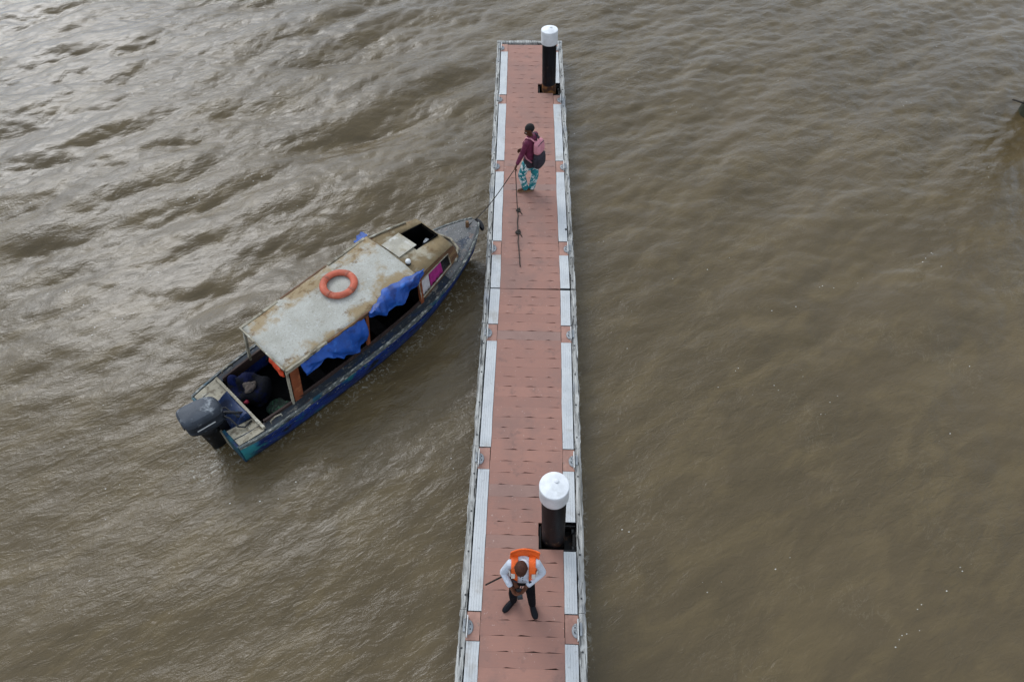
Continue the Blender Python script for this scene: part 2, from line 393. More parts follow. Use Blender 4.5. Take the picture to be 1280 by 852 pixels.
def section(loc, rz, y_near, y_far, blocks, hole, label, seedo):
    root = empty('pier_section', loc, rz); tag(root, label, 'pier', 'halves of the floating pier')
    # float body, with an opening where the pile passes
    m = MB()
    if hole:
        ha, hb = hole
        m.box((0, (y_near + ha) / 2, .13), (1.62, ha - y_near, .62)); m.box((0, (y_far + hb) / 2, .13), (1.62, y_far - hb, .62))
        m.box((-.31, (ha + hb) / 2, .13), (1.0, hb - ha - .002, .62)); m.box((.785, (ha + hb) / 2, .2), (.05, hb - ha - .002, .48))
    m.build('float', M_float, root)
    i = 0; nP = int((y_far - y_near - .004) / PLK); y = (y_far - .004 - nP * PLK if y_far > 9 else y_near + .004) + PLK / 2
    while y + PLK / 2 <= y_far + .001:
        rg = random.Random(i + seedo)
        cut = hole and hole[0] < y < hole[1]
        me = rg.choice(cutm if cut else full)
        p = link('deck_plank', me, root, (rg.uniform(-.004, .004), y, DZ + rg.uniform(-.0012, .0008)), rg.uniform(-.0008, .0008))
        y += PLK; i += 1
    # pale grip panels and reddish blocks on both edges
    for s in (-1, 1):
        ys = [y_near + .012] + [v for b in blocks for v in (b - .195, b + .195)] + [y_far - .012]
        spans = [(ys[k], ys[k + 1]) for k in range(0, len(ys), 2)]
        for k, (a, b) in enumerate(spans):
            if b - a < .25: continue
            pieces = [(a, b)]
            if s == 1 and hole and a < hole[1] and b > hole[0]: pieces = [(a, hole[0] - .015), (hole[1] + .01, b)]
            for (a2, b2) in pieces:
                if b2 - a2 > .12: panel(a2 + .004, b2 - .004, s * .578, s * .755, root, DZ + .010, seedo + k * 7 + s)
        for k, b in enumerate(blocks):
            MB().bbox((s * .675, b, DZ - .016), (.185, .378, .03), .004).build('edge_block', M_block, root)
            add_cleat(root, s * .745, b - .02, s)
        # edge timbers between the joints
        st = [y_near + .004] + [b + .21 for b in blocks if b + .21 < y_far - .3] + [y_far - .004]
        for k in range(len(st) - 1):
            o = beam(st[k] + .003, st[k + 1] - .003, s * .772, s * HW, root, .18, DZ + .012, seedo + k * 3.3 + s * 9)
            h = MB(); yy = st[k] + .2
            while yy < st[k + 1] - .1:
                h.lathe([(.014, -.006), (.014, .006), (.006, .009)], 8, (s * .812, yy, DZ + .014)); yy += .62
            tag(h.build('bolt', M_bolt, o), kind='stuff')
    return root

far_len = 17.42 - SEAM
aL = math.atan2(-.071, far_len)       # the far half swings slightly back towards the left
fs = section((.150, SEAM + .004, 0), -aL, 0, far_len, [v - SEAM for v in (9.74, 12.29, 14.84)] + [far_len - .24], (15.11 - SEAM, 15.54 - SEAM),
             'far half of the red-decked floating pier, beyond the dark seam, reaching the open end', 100)
aN = math.atan2(.071, SEAM)
ns_ = section((.150 - .071 * (SEAM - .02 + 1.2) / 6.85, -1.2, 0), -math.atan2(.071, 6.85), 0, SEAM + 1.2 - .006, [v + 1.2 for v in (-.05, 2.51, 5.06, 7.59)], (3.60 + 1.2, 4.02 + 1.2),
             'near half of the red-decked floating pier, between the dark seam and the picture bottom', 300)
beam(-.87, .87, 0, .12, fs, .18, DZ + .014, 5.5, 'x').location.y = far_len + .004
MB().bbox((.745, 1.62, DZ + .012), (.055, .05, .012), .002).build('socket_cap', M_black, fs)
# ------------------------------------------------------------ mooring piles
n = NB('pile_black'); n.co = n.obj
c = n.mix(n.ramp(n.noise(3, 5, .6, vec=n.mapping((3, 3, .5))), .35, .7), lin((12, 13, 16)), lin((30, 32, 37)))
zz = n.sep(n.obj)[2]; rust = n.math('MULTIPLY', n.ramp(zz, 2.75, 1.9), n.ramp(n.noise(6, 5, .7), .46, .62))
c = n.mix(rust, c, lin((58, 36, 24))); c = n.mix(n.math('MULTIPLY', n.ramp(zz, 2.9, 2.0), n.ramp(n.noise(17, 4, .6), .62, .68)), c, lin((120, 100, 80)))
n.bump(n.noise(22, 4), .3, .006); M_pile = n.set(Base_Color=c, Roughness=.5, Specular_IOR_Level=.15)
M_cap = worn('white_pile_cap', (238, 239, 239), [((214, 215, 213), 5, .6, .75, 4)], .45, .1, 30)
M_rust = worn('rusty_steel', (70, 42, 24), [((126, 82, 40), 9, .48, .62, 5), ((24, 20, 18), 6, .55, .7, 4)], .8, .5, 30)
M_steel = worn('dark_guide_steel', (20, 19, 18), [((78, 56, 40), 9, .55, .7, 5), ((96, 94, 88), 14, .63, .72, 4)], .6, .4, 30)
def pile(x, y, lx_, ly_, top, label, rusty):
    p = empty('mooring_pile', (x, y, -1.5)); p.rotation_euler = (-ly_, lx_, 0); tag(p, label, 'pile', 'mooring piles through the pier')
    h = top + 1.5
    MB().lathe([(.168, 0), (.168, h - .36), (.166, h - .3)], 36).build('shaft', M_pile, p, angle=40).location.z = 0
    c = MB().lathe([(.17, h - .37), (.192, h - .368), (.196, h - .355), (.196, h - .06), (.188, h - .05), (.10, h - .036), (.02, h - .03), (.001, h - .029)], 40).build('cap', M_cap, p, angle=30)
    MB().lathe([(.03, h - .045), (.03, h - .02), (.02, h - .014)], 12, (.03, .05, 0)).build('cap_stud', M_cap, c, angle=40)
    if rusty: MB().lathe([(.1725, 1.35), (.174, 1.36), (.174, 2.13), (.17, 2.16)], 36).build('rust_sleeve', M_rust, p, angle=40)
    return p
pile(.605, 3.81, R(-2.3), 0, 2.27, 'black mooring pile with white cap behind the person in the orange vest', False)
pile(.635, 15.325, R(-1.8), 0, 2.08, 'black mooring pile with white cap and rusty foot at the open pier end', True)
for root, ly0 in ((ns_, 3.81 + 1.2), (fs, 15.325 - SEAM)):
    g = MB()
    g.bbox((.50, ly0 - .188, .40), (.52, .024, .10), .006); g.bbox((.50, ly0 + .188, .40), (.52, .024, .10), .006); g.bbox((.232, ly0, .40), (.03, .34, .10), .006)
    g.bbox((.745, ly0, .33), (.05, .40, .08), .006)
    gg = g.build('pile_guide', M_steel, root)
    MB().bbox((.69, ly0, .16), (.17, .43, .03), .004).build('hole_shade_plate', M_steel, gg)  # added dark plate over the water, stands in for shade in the pile opening
    for ang in (35, 145):
        MB().tube([(.735 - .03, ly0 + .14 * (1 if ang > 90 else -1), .36), (.735, ly0 + .14 * (1 if ang > 90 else -1), .36)], .05, 14).build('guide_roller', M_black, gg, angle=40)

# ------------------------------------------------------------ boat
boat = empty('motor_boat', BO, BTH)
tag(boat, 'weathered blue wooden motor boat with grey canopy roof moored beside the pier', 'boat')
M_hull = worn('worn_blue_hull', (18, 48, 118), [((14, 34, 84), 2.2, .45, .65, 5), ((20, 96, 104), 3.1, .58, .68, 6), ((58, 76, 92), 6.5, .57, .66, 7), ((140, 148, 144), 30, .60, .68, 9), ((16, 18, 22), 4.5, .53, .66, 8), ((34, 104, 116), 21, .62, .68, 7)], .5, .35, 30, stretch=(.6, 1, 1))
M_hull_t = M_hull.node_tree; _b = M_hull_t.nodes['Principled BSDF']; _lk = _b.inputs['Base Color'].links[0].from_socket
_n = NB.__new__(NB); _n.m = M_hull; _n.t = M_hull_t; _n.b = _b; _tc = M_hull_t.nodes.new('ShaderNodeTexCoord'); _n.obj = _tc.outputs['Object']; _n.co = _n.obj
_x = _n.math('ADD', _n.sep(_n.obj)[0], _n.math('MULTIPLY', _n.noise(5, 5, .65), .9))
M_hull_t.links.new(_n.mix(_n.ramp(_x, .78, .55, 0, .9), _lk, lin((44, 128, 130))), _b.inputs['Base Color'])
_z = _n.math('ADD', _n.sep(_n.obj)[2], _n.math('MULTIPLY', _n.noise(7, 4, .6), .14))
_lk = _b.inputs['Base Color'].links[0].from_socket
M_hull_t.links.new(_n.mix(_n.ramp(_z, .24, .14, 0, .9), _lk, lin((24, 30, 26))), _b.inputs['Base Color'])
M_sdeck = worn('scuffed_side_deck', (42, 48, 54), [((28, 44, 66), 3, .5, .65, 5), ((104, 100, 92), 12, .56, .66, 8), ((86, 66, 54), 6, .6, .7, 6), ((150, 148, 142), 42, .61, .72, 8)], .75, .4, 40, stretch=(.5, 1, 1))
M_fore = worn('scuffed_foredeck', (112, 111, 109), [((66, 72, 82), 4, .54, .66, 6), ((128, 104, 94), 7, .56, .68, 6), ((168, 166, 160), 40, .56, .68, 8), ((40, 42, 44), 16, .6, .68, 8)], .8, .5, 45)
M_rail = worn('chipped_rub_rail', (84, 88, 86), [((172, 171, 160), 26, .5, .64, 7), ((24, 74, 92), 5, .58, .66, 5), ((30, 34, 40), 9, .58, .68, 5)], .7, .4, 40, stretch=(.4, 1, 1))
M_dark = worn('shade_dark_interior', (13, 13, 15), [((7, 7, 8), 4, .4, .6, 4), ((30, 28, 27), 7, .66, .76, 5)], .9, .3, 25, spec=.04)  # near-black paints in the low light under canopy and cabin top
M_wood = worn('bare_brown_wood', (104, 74, 50), [((140, 112, 78), 5, .5, .65, 6), ((66, 50, 38), 8, .58, .7, 6)], .75, .4, 40, stretch=(.4, 2, 2))
M_dwood = worn('dark_stained_wood', (58, 42, 36), [((96, 78, 66), 9, .56, .68, 6), ((34, 28, 26), 6, .54, .68, 6)], .75, .4, 40, stretch=(.4, 2, 2))
M_orange = worn('orange_brown_board', (134, 72, 42), [((160, 96, 60), 5, .55, .7, 5), ((92, 52, 34), 7, .6, .72, 5)], .65, .3, 40)
M_cream = worn('chipped_cream_paint', (160, 152, 132), [((104, 94, 76), 7, .48, .64, 7), ((198, 194, 178), 5, .56, .68, 5), ((56, 50, 44), 15, .64, .72, 5)], .75, .4, 45)
n = NB('weathered_roof'); n.co = n.obj
c = n.mix(n.ramp(n.noise(2.2, 7, .65), .3, .7), lin((164, 161, 148)), lin((186, 184, 174)))
c = n.mix(n.ramp(n.noise(38, 5, .7), .5, .72, 0, .7), c, lin((128, 124, 112)))
c = n.mix(n.ramp(n.noise(16, 6, .7, vec=n.mapping(loc=(3, 1, 0))), .56, .66, 0, .6), c, lin((196, 196, 190)))
yy = n.sep(n.obj)[1]
edge = n.ramp(n.math('ABSOLUTE', n.math('ADD', yy, .08)), .15, .62, -.06, .085)
st = n.math('ADD', n.noise(1.5, 8, .68, vec=n.mapping(loc=(7.3, 2.2, 0))), edge)
c = n.mix(n.ramp(st, .47, .60, 0, .8), c, lin((148, 122, 76)))
st2 = n.math('ADD', n.noise(5.2, 8, .7, vec=n.mapping(loc=(1.3, 5.2, 0))), edge)
c = n.mix(n.ramp(st2, .58, .68, 0, .75), c, lin((112, 84, 46)))
c = n.mix(n.ramp(n.noise(70, 3, .6), .66, .74, 0, .6), c, lin((70, 66, 58)))
n.bump(n.noise(45, 6, .7), .5, .008); M_roof = n.set(Base_Color=c, Roughness=.88)
M_trunk = worn('stained_cabin_top', (128, 110, 80), [((160, 152, 132), 2.6, .5, .64, 7), ((104, 82, 52), 4, .56, .68, 7), ((74, 60, 42), 14, .64, .74, 5)], .85, .5, 50)
M_navy = worn('navy_well_paint', (20, 44, 84), [((12, 24, 50), 3.5, .48, .62, 5), ((96, 104, 110), 10, .6, .68, 6), ((24, 84, 100), 5, .62, .7, 5)], .5, .3, 35)
M_teal = worn('teal_corner_paint', (30, 84, 96), [((18, 40, 80), 5, .46, .6, 5), ((150, 160, 152), 13, .62, .7, 5)], .55, .3, 40)
xs = [0, .25, .6, 1.1, 1.7, 2.4, 3.1, 3.7, 4.2, 4.65, 5.05, 5.4, 5.7, 5.92, 6.05]
gh = [.70, .755, .80, .83, .85, .865, .865, .845, .79, .70, .59, .475, .34, .20, .085]
gz = [.56, .56, .56, .565, .575, .59, .61, .64, .67, .71, .755, .80, .84, .88, .91]
wh = [.66, .69, .72, .745, .76, .765, .745, .69, .60, .48, .345, .215, .11, .04, .008]
kz = [-.22] * 9 + [-.2, -.16, -.1, -.02, .12, .34]
M = MB(); rings = []
def gun(x): return float(np.interp(x, xs, gh)), float(np.interp(x, xs, gz))
for x, g_, z_, w_, k_ in zip(xs, gh, gz, wh, kz):
    zw = max(.02, k_ + .06)
    half = [(0, k_), (w_ * .75, k_ + .05), (w_, zw + (.06 if zw < .1 else 0)), ((w_ + g_) / 2 + .012, (zw + z_) / 2), (g_, z_)]
    r = [(x, -a, b) for a, b in half[::-1]] + [(x, a, b) for a, b in half[1:]]
    rings.append(r)
M.loft(rings, close=False, caps=False)
hull = M.build('hull', M_hull, boat, angle=50); mod(hull, 'SOLIDIFY', thickness=.04, offset=-1)
def strip(off0, off1, dz0, dz1, x0, x1, s, th=.03, nn=40):
    """ribbon along the sheer, between two offsets inward from the gunwale"""
    m = MB(); rings = []
    for i in range(nn + 1):
        x = x0 + (x1 - x0) * i / nn; g_, z_ = gun(x)
        a = max(.0, g_ - off0); b = max(-.0, g_ - off1)
        wob = .004 * vnoise((x * 4, s, off0 * 9), 1)
        rings.append([(x, s * a, z_ + dz0 + wob), (x, s * b, z_ + dz1 + wob), (x, s * b, z_ + dz1 - th), (x, s * a, z_ + dz0 - th)])
    return m.loft(rings)
for s in (-1, 1):
    strip(0.0, .19, .012, .03, .02, 5.0, s, .028).build('side_deck', M_sdeck, boat, angle=40)
    strip(-.025, .02, .03, .034, .0, 6.04, s, .06, 60).build('rub_rail', M_rail, boat, angle=40)
    strip(.17, .205, .085, .085, .55, 4.1, s, .2).build('coaming', M_dwood, boat, angle=40)
    m = MB(); rr = []
    for i in range(50):
        x = .3 + 5.2 * i / 49; g_, z_ = gun(x); w_ = float(np.interp(x, xs, wh)); mid_ = (w_ + g_) / 2 + .012
        f_ = .17 / max(.1, (z_ - .02) / 2); y_ = g_ + (mid_ - g_) * f_
        rr.append([(x, s * (y_ - .02), z_ - .15), (x, s * (y_ + .014), z_ - .155), (x, s * (y_ + .010), z_ - .195), (x, s * (y_ - .02), z_ - .2)])
    m.loft(rr).build('hull_stringer', M_hull, boat, angle=40)
# foredeck
m = MB(); rings = []
for i in range(15):
    x = 4.72 + (6.03 - 4.72) * i / 14; g_, z_ = gun(x); g_ = max(g_ - .012, .02)
    rings.append([(x, g_ * t, z_ + .02 + .045 * (1 - t * t) * min(1, g_ * 2.5)) for t in np.linspace(-1, 1, 9)])
fd = m.loft(rings, False, False).build('foredeck', M_fore, boat, angle=40); mod(fd, 'SOLIDIFY', thickness=.03)
MB().tube([(5.05, -.44, .83), (5.30, -.26, .88), (5.36, 0, .90), (5.30, .26, .88), (5.05, .44, .83)], .028, 8).build('spray_rail', M_cream, fd, angle=60)
MB().tube([(5.82, 0, .86), (5.82, 0, 1.02), (5.82, 0, 1.05)], [.035, .035, .03], 10).build('bow_post', M_wood, fd, angle=60)
# transom, stern deck with motor well, floor
for s_ in (-1, 1):
    yz = [(.24, .575), (.69, .575), (.655, .06), (.48, -.12), (.24, -.12)]
    MB().loft([[(x_, s_ * a, b) for a, b in yz] for x_ in (-.02, .03)]).build('transom', M_teal, boat)
MB().prism([(-.029, -.239), (.029, -.239), (.029, .239), (-.029, .239)], -.1, .40).build('transom_cutout', M_cream, boat)
MB().prism([(.031, .31), (.47, .31), (.47, .73), (.2, .70), (.031, .67)], .52, .59).build('stern_deck', M_cream, boat)
MB().prism([(.031, -.67), (.2, -.70), (.47, -.73), (.47, -.40), (.031, -.30)], .52, .588).build('stern_deck', M_cream, boat)
m = MB(); rings = []
for i in range(13):
    t = i / 12; x = .035 + .42 * t; z = .32 + .30 * math.sin(t * 1.57) ** 1.2
    e_ = -.295 - .10 * t
    rings.append([(x, e_, .575 + .03 * t), (x, e_ + .05, z + .10), (x, -.18, z + .03), (x, 0, z), (x, .16, z + .03), (x, .26, z + .10), (x, .308, .575 + .03 * t)])
mw = m.loft(rings, False, False).build('motor_well', M_navy, boat, angle=60); mod(mw, 'SOLIDIFY', thickness=.025)
MB().bbox((.485, 0, .60), (.05, 1.42, .07), .008).build('stern_rail', M_cream, boat)
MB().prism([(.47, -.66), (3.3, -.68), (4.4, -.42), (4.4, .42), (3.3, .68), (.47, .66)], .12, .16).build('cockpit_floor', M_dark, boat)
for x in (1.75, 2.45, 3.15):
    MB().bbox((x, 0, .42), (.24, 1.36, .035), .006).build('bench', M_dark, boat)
for s in (-1, 1):
    MB().tube([(.62, s * .72, .61), (.62, s * .72, .67), (.72, s * .725, .70), (.82, s * .73, .67), (.82, s * .73, .61)], .012, 8).build('grab_handle', M_cream, boat, True)
# canopy roof
def rz_(x, y): return 1.385 + .038 * (x - 1.2) + .05 * (1 - (y / .68) ** 2)
def rhw(x): return .645 + .022 * (x - 1.2)
m = MB(); rings = []
for i in range(29):
    x = 1.2 + 2.76 * i / 28; hw = rhw(x)
    rings.append([(x + .015 * vnoise((0, y, 1), 3) * (i in (0, 28)), y * hw * 1.0, rz_(x, y * hw) + .008 * vnoise((x, y, 2), 2.2) + .004 * vnoise((x, y, 4), 7)) for y in np.linspace(-1, 1, 17)])
roof = m.loft(rings, False, False).build('canopy_roof', M_roof, boat, angle=60); mod(roof, 'SOLIDIFY', thickness=.022)
def edge_batten(x0, x1, s, w_, mat, dz=0.0, h=.03, inset=0):
    mm = MB(); rr = []; k = 14
    for i in range(k + 1):
        x = x0 + (x1 - x0) * i / k; y = s * (rhw(x) - inset); z = rz_(x, y) + .012 + dz + .006 * vnoise((x, s, 7), 3)
        rr.append([(x, y - s * w_, z), (x, y + s * .012, z), (x, y + s * .012, z - h), (x, y - s * w_, z - h + .012)])
    return mm.loft(rr).build('edge_batten', mat, roof, angle=40)
edge_batten(1.2, 1.95, 1, .035, M_cream); edge_batten(2.02, 3.02, 1, .02, M_wood, -.004); edge_batten(3.05, 3.9, 1, .04, M_cream, .008)
edge_batten(1.2, 2.0, -1, .03, M_cream, -.002, .075); edge_batten(2.02, 3.0, -1, .02, M_wood, -.006, .07); edge_batten(3.02, 3.93, -1, .03, M_wood, .0, .06)
MB().bbox((1.195, 0, 1.415), (.028, 1.26, .035), .005).build('rear_batten', M_cream, roof)
for x in (1.3, 2.2, 3.1, 3.8):
    MB().tube([(x, -rhw(x) + .02, rz_(x, .66) - .05), (x, -.3, rz_(x, .3) - .05), (x, .3, rz_(x, .3) - .05), (x, rhw(x) - .02, rz_(x, .66) - .05)], .02, 6).build('roof_rib', M_wood, roof)
# posts and side boards
def post(x0, y0, z0, x1, y1, z1, d, mat, name='roof_post'):
    a, b = Vector((x0, y0, z0)), Vector((x1, y1, z1)); mm = MB(); hx, hy = d[0] / 2, d[1] / 2
    mm.loft([[a + Vector((-hx, -hy, 0)), a + Vector((hx, -hy, 0)), a + Vector((hx, hy, 0)), a + Vector((-hx, hy, 0))], [b + Vector((-hx, -hy, 0)), b + Vector((hx, -hy, 0)), b + Vector((hx, hy, 0)), b + Vector((-hx, hy, 0))]])
    return mm.build(name, mat, boat)
post(1.11, .645, .58, 1.24, .60, 1.39, (.045, .04), M_cream); post(1.09, -.66, .58, 1.225, -.61, 1.38, (.035, .04), M_cream)
post(1.22, -.655, .60, 1.345, -.625, 1.37, (.16, .022), M_orange, 'side_board')
post(2.70, -.665, .60, 2.83, -.655, 1.42, (.06, .045), M_orange); post(2.70, .665, .60, 2.83, .655, 1.42, (.06, .045), M_wood)
post(4.0, -.64, .62, 4.02, -.645, 1.44, (.07, .05), M_orange); post(4.0, .64, .62, 4.02, .645, 1.44, (.07, .05), M_wood)
MB().prism([(1.5, .655), (2.66, .675), (2.66, .69), (1.5, .67)], .56, 1.05).build('port_side_board', M_navy, boat)
MB().prism([(2.76, .675), (3.95, .66), (3.95, .675), (2.76, .69)], .56, 1.1).build('port_side_board', M_navy, boat)
# cabin trunk in front of the canopy
yb = lambda x: float(np.interp(x, [3.98, 5.22], [.64, .37]))
yt = lambda x: float(np.interp(x, [3.98, 4.98], [.66, .475]))
xt = [3.97, 4.25, 4.55, 4.8, 4.98]; xb_ = [4.0, 4.3, 4.65, 4.95, 5.20]
tz = [1.435, 1.425, 1.41, 1.39, 1.37]
# side walls with window openings built as frames
for s in (-1, 1):
    m = MB(); rr = []
    for a, b, z in zip(xt, xb_, tz):
        T = Vector((a, s * yt(a), z)); B_ = Vector((b, s * yb(b), gun(b)[1] + .02))
        rr.append([T, T.lerp(B_, .22), T.lerp(B_, .25), T.lerp(B_, .86), T.lerp(B_, .89), B_])
    vs_ = [p for r in rr for p in r]; fcs = []
    for i in range(4):
        for k in range(5):
            if k == 2 and i in (0, 1, 2): continue
            a = i * 6 + k; fcs.append((a, a + 1, a + 7, a + 6))
    wl = m.add(vs_, fcs).build('cabin_side', M_wood, boat); mod(wl, 'SOLIDIFY', thickness=.025, offset=0)
    # the opening: cream frame, curtain pieces behind, dark behind
    P = lambda u, v, o=0: (rr[0][2].lerp(rr[3][2], u)).lerp(rr[0][3].lerp(rr[3][3], u), v) + Vector((0, s * o, 0))
    def crv(u, v, o=0):
        f = u * 3; i = min(int(f), 2); t = f - i
        return rr[i][2].lerp(rr[i + 1][2], t).lerp(rr[i][3].lerp(rr[i + 1][3], t), v) + Vector((.25 * o, s * o, 0))
    for nm, path in (('window_frame', [crv(t, 0, .014) for t in np.linspace(0, 1, 10)]), ('window_frame', [crv(1, t, .014) for t in np.linspace(0, 1, 4)]), ('window_frame', [crv(t, 1, .014) for t in np.linspace(1, 0, 10)]), ('window_frame', [crv(0, t, .014) for t in np.linspace(1, 0, 4)])):
        MB().tube(path, .014, 6).build(nm, M_cream, wl)
    M_cw = simple('white_curtain', (205, 200, 200), .8, .12, 12, .2, 30); M_cm = simple('magenta_curtain', (168, 30, 122), .75, .25, 12, .2, 30)
    for nm, u0, u1, mt in (('white_curtain', .02, .36, M_cw), ('magenta_curtain', .36, .76, M_cm)):
        m = MB(); g2 = []
        for i in range(13):
            u = u0 + (u1 - u0) * i / 12
            g2.append([crv(u, v, -.014 + .010 * math.sin(i * 1.9) + .005 * vnoise((u * 9, v * 5, s), 2)) for v in np.linspace(-.02, 1.02, 6)])
        cu = m.loft(g2, False, False).build(nm, mt, wl, True); mod(cu, 'SOLIDIFY', thickness=.004)
# cabin top with a hatch opening
m = MB(); rr = []
us = [-1, -.65, -.28, .0, .3, .62, .82, 1]
xg = [3.97, 4.02, 4.2, 4.40, 4.5, 4.62, 4.76, 4.94, 4.985]
for x in xg:
    rr.append([(x, u * (yt(x) + .028), float(np.interp(x, xt, tz)) + .010 * (1 - u * u) + .006 * vnoise((x, u, 3), 4)) for u in us])
fcs = []
for i in range(len(xg) - 1):
    for k in range(7):
        if 3 <= i <= 6 and 2 <= k <= 4: continue
        a = i * 8 + k; fcs.append((a, a + 1, a + 9, a + 8))
ct = m.add([p for r in rr for p in r], fcs).build('cabin_top', M_trunk, boat, angle=25); mod(ct, 'SOLIDIFY', thickness=.025)
MB().tube([(4.0, .672, 1.452), (4.4, .60, 1.445), (4.75, .535, 1.415)], .018, 6).build('edge_batten', M_cream, ct)
# front wall of the trunk, sill and hatch rim
m = MB(); g2 = []
for u in np.linspace(-1, 1, 9):
    g2.append([(4.985, u * .47, 1.362 + .01 * (1 - u * u)), (5.10, u * .42, 1.12), (5.21, u * .365, gun(5.2)[1] + .045)])
fw = m.loft(g2, False, False).build('cabin_front', M_wood, boat, angle=50); mod(fw, 'SOLIDIFY', thickness=.025)
for y, a_ in ((-.148, .02), (.322, -.14)):
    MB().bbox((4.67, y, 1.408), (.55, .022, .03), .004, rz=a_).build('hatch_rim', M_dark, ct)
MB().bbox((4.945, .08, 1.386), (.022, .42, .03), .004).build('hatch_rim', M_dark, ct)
hb = MB().bbox((0, 0, 0), (.43, .47, .018), .004, rz=R(2.5), ry=R(1.2)).build('hatch_cover', M_roof, boat, loc=(4.245, .13, 1.455)); hb['label'] = 'pale plywood hatch cover slid aft'
hb.data.materials[0] = worn('pale_plywood', (176, 170, 154), [((150, 136, 108), 4, .52, .66, 6), ((196, 192, 182), 7, .56, .66, 5), ((120, 106, 84), 16, .64, .72, 5)], .75, .25, 40)
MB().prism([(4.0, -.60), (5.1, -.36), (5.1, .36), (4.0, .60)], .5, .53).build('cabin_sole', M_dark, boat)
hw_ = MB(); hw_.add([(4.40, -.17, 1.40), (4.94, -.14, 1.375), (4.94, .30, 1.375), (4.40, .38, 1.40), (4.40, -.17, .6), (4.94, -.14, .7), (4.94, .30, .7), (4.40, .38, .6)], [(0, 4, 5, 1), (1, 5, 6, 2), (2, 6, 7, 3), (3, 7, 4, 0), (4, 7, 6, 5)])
hw_.build('hatch_shade_box', M_dark, ct)  # added black lining, stands in for the shade down the hatch
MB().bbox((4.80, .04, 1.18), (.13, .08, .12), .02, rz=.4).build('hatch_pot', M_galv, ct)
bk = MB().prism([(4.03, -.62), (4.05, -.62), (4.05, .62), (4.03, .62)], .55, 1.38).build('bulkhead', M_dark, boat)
# roof light
rl = MB().lathe([(.045, 0), (.045, .02), (.03, .03), (.03, .06)], 14).build('roof_light', M_black, boat, loc=(4.06, -.34, 1.438), angle=40)
MB().lathe([(.05, .05), (.052, .075), (.042, .10), (.02, .115), (.001, .118)], 14).build('lens', simple('white_lens', (225, 225, 222), .35, .05, 10, 0), rl, True)

# ------------------------------------------------------------ things on the boat
def onboat(name, loc, label, cat, group=None, rz=0):
    o = empty(name, BW(*loc), BTH + rz); return tag(o, label, cat, group)
lb = onboat('lifebuoy', (2.87, .10, rz_(2.87, .1) + .045), 'faded orange ring lifebuoy lying on the boat roof', 'lifebuoy')
M_buoy = worn('faded_orange', (186, 92, 66), [((204, 120, 92), 6, .5, .64, 5), ((150, 70, 50), 9, .58, .7, 5)], .6, .2, 40)
m = MB(); rings = []
for i in range(48):
    a = i / 48 * 6.28318; rr_ = .048 + .003 * vnoise((math.cos(a), math.sin(a), 2), 2)
    rings.append([((.265 + rr_ * 1.35 * math.cos(b)) * math.cos(a), (.265 + rr_ * 1.35 * math.cos(b)) * math.sin(a), .9 * rr_ * math.sin(b)) for b in np.linspace(0, 6.28318, 13)[:-1]])
m.loft(rings + [rings[0]], True, False); ring = m.build('ring', M_buoy, lb, True)
for a in (15, 105, 195, 285):
    m = MB(); r2 = []
    for t in np.linspace(-5, 5, 5):
        aa = R(a + t); r2.append([((.265 + .068 * math.cos(b)) * math.cos(aa), (.265 + .068 * math.cos(b)) * math.sin(aa), .047 * math.sin(b)) for b in np.linspace(0, 6.28318, 13)[:-1]])
    m.loft(r2).build('band', simple('orange_band', (160, 84, 60), .7, .2, 9), lb, True)
M_tarp = worn('blue_tarpaulin', (20, 74, 154), [((11, 46, 110), 4, .5, .66, 5), ((38, 98, 178), 6, .56, .7, 5)], .45, .25, 30)
def tarp(top, bot, label, seed, nn=26, mm=12, bulge=.06, zb=0.):
    """cloth hung between a top line and a bottom line (boat coordinates)"""
    org = Vector(top[0]); o_ = BW(*org)
    tt = [i / (len(top) - 1) for i in range(len(top))]; bt = [i / (len(bot) - 1) for i in range(len(bot))]
    m = MB(); g2 = []
    for i in range(nn + 1):
        u = i / nn
        A = Vector([float(np.interp(u, tt, [p[k] for p in top])) for k in range(3)]); B_ = Vector([float(np.interp(u, bt, [p[k] for p in bot])) for k in range(3)])
        col_ = []
        for j in range(mm + 1):
            v = j / mm; p = A.lerp(B_, v); s = -1 if A.y < 0 else 1
            fold = .030 * math.sin(u * 19 + seed + v * 5) * (.25 + v) + .018 * math.sin(u * 41 - v * 6 + seed) + .02 * vnoise((u * 6, v * 3, seed), 1.4) + .012 * vnoise((u * 14, v * 8, seed + 4), 1.5)
            p = p + Vector((.02 * vnoise((u * 7, v * 6, seed + 9), 1), s * (bulge * math.sin(math.pi * min(v * 1.1, 1)) + fold), .012 * vnoise((u * 8, v * 7, seed + 2), 1) + zb * math.sin(math.pi * v)))
            col_.append(p - org)
        g2.append(col_)
    o = m.loft(g2, False, False).build('tarpaulin', M_tarp, None, True, o_, BTH)
    mod(o, 'SOLIDIFY', thickness=.006); mod(o, 'SUBSURF', levels=1, render_levels=1)
    return tag(o, label, 'tarpaulin', 'blue tarpaulins hung along the boat canopy')
tarp([(4.12, -.66, 1.50), (3.75, -.62, 1.535), (3.33, -.53, 1.55), (3.1, -.63, 1.49), (2.86, -.675, 1.44)], [(4.10, -.70, 1.44), (3.7, -.82, 1.36), (3.4, -.86, 1.30), (3.1, -.82, 1.28), (2.84, -.72, 1.33)], 'blue tarpaulin flap bunched over the roof edge near the bow', 1.0, zb=.085)
tarp([(2.76, -.675, 1.43), (2.4, -.675, 1.42), (1.95, -.66, 1.40), (1.7, -.67, 1.37), (1.45, -.66, 1.35)], [(2.66, -.80, .98), (2.4, -.86, .95), (2.15, -.86, 1.02), (1.92, -.80, 1.22), (1.44, -.74, 1.14)], 'blue tarpaulin flap drooping below the middle of the canopy edge', 4.0)
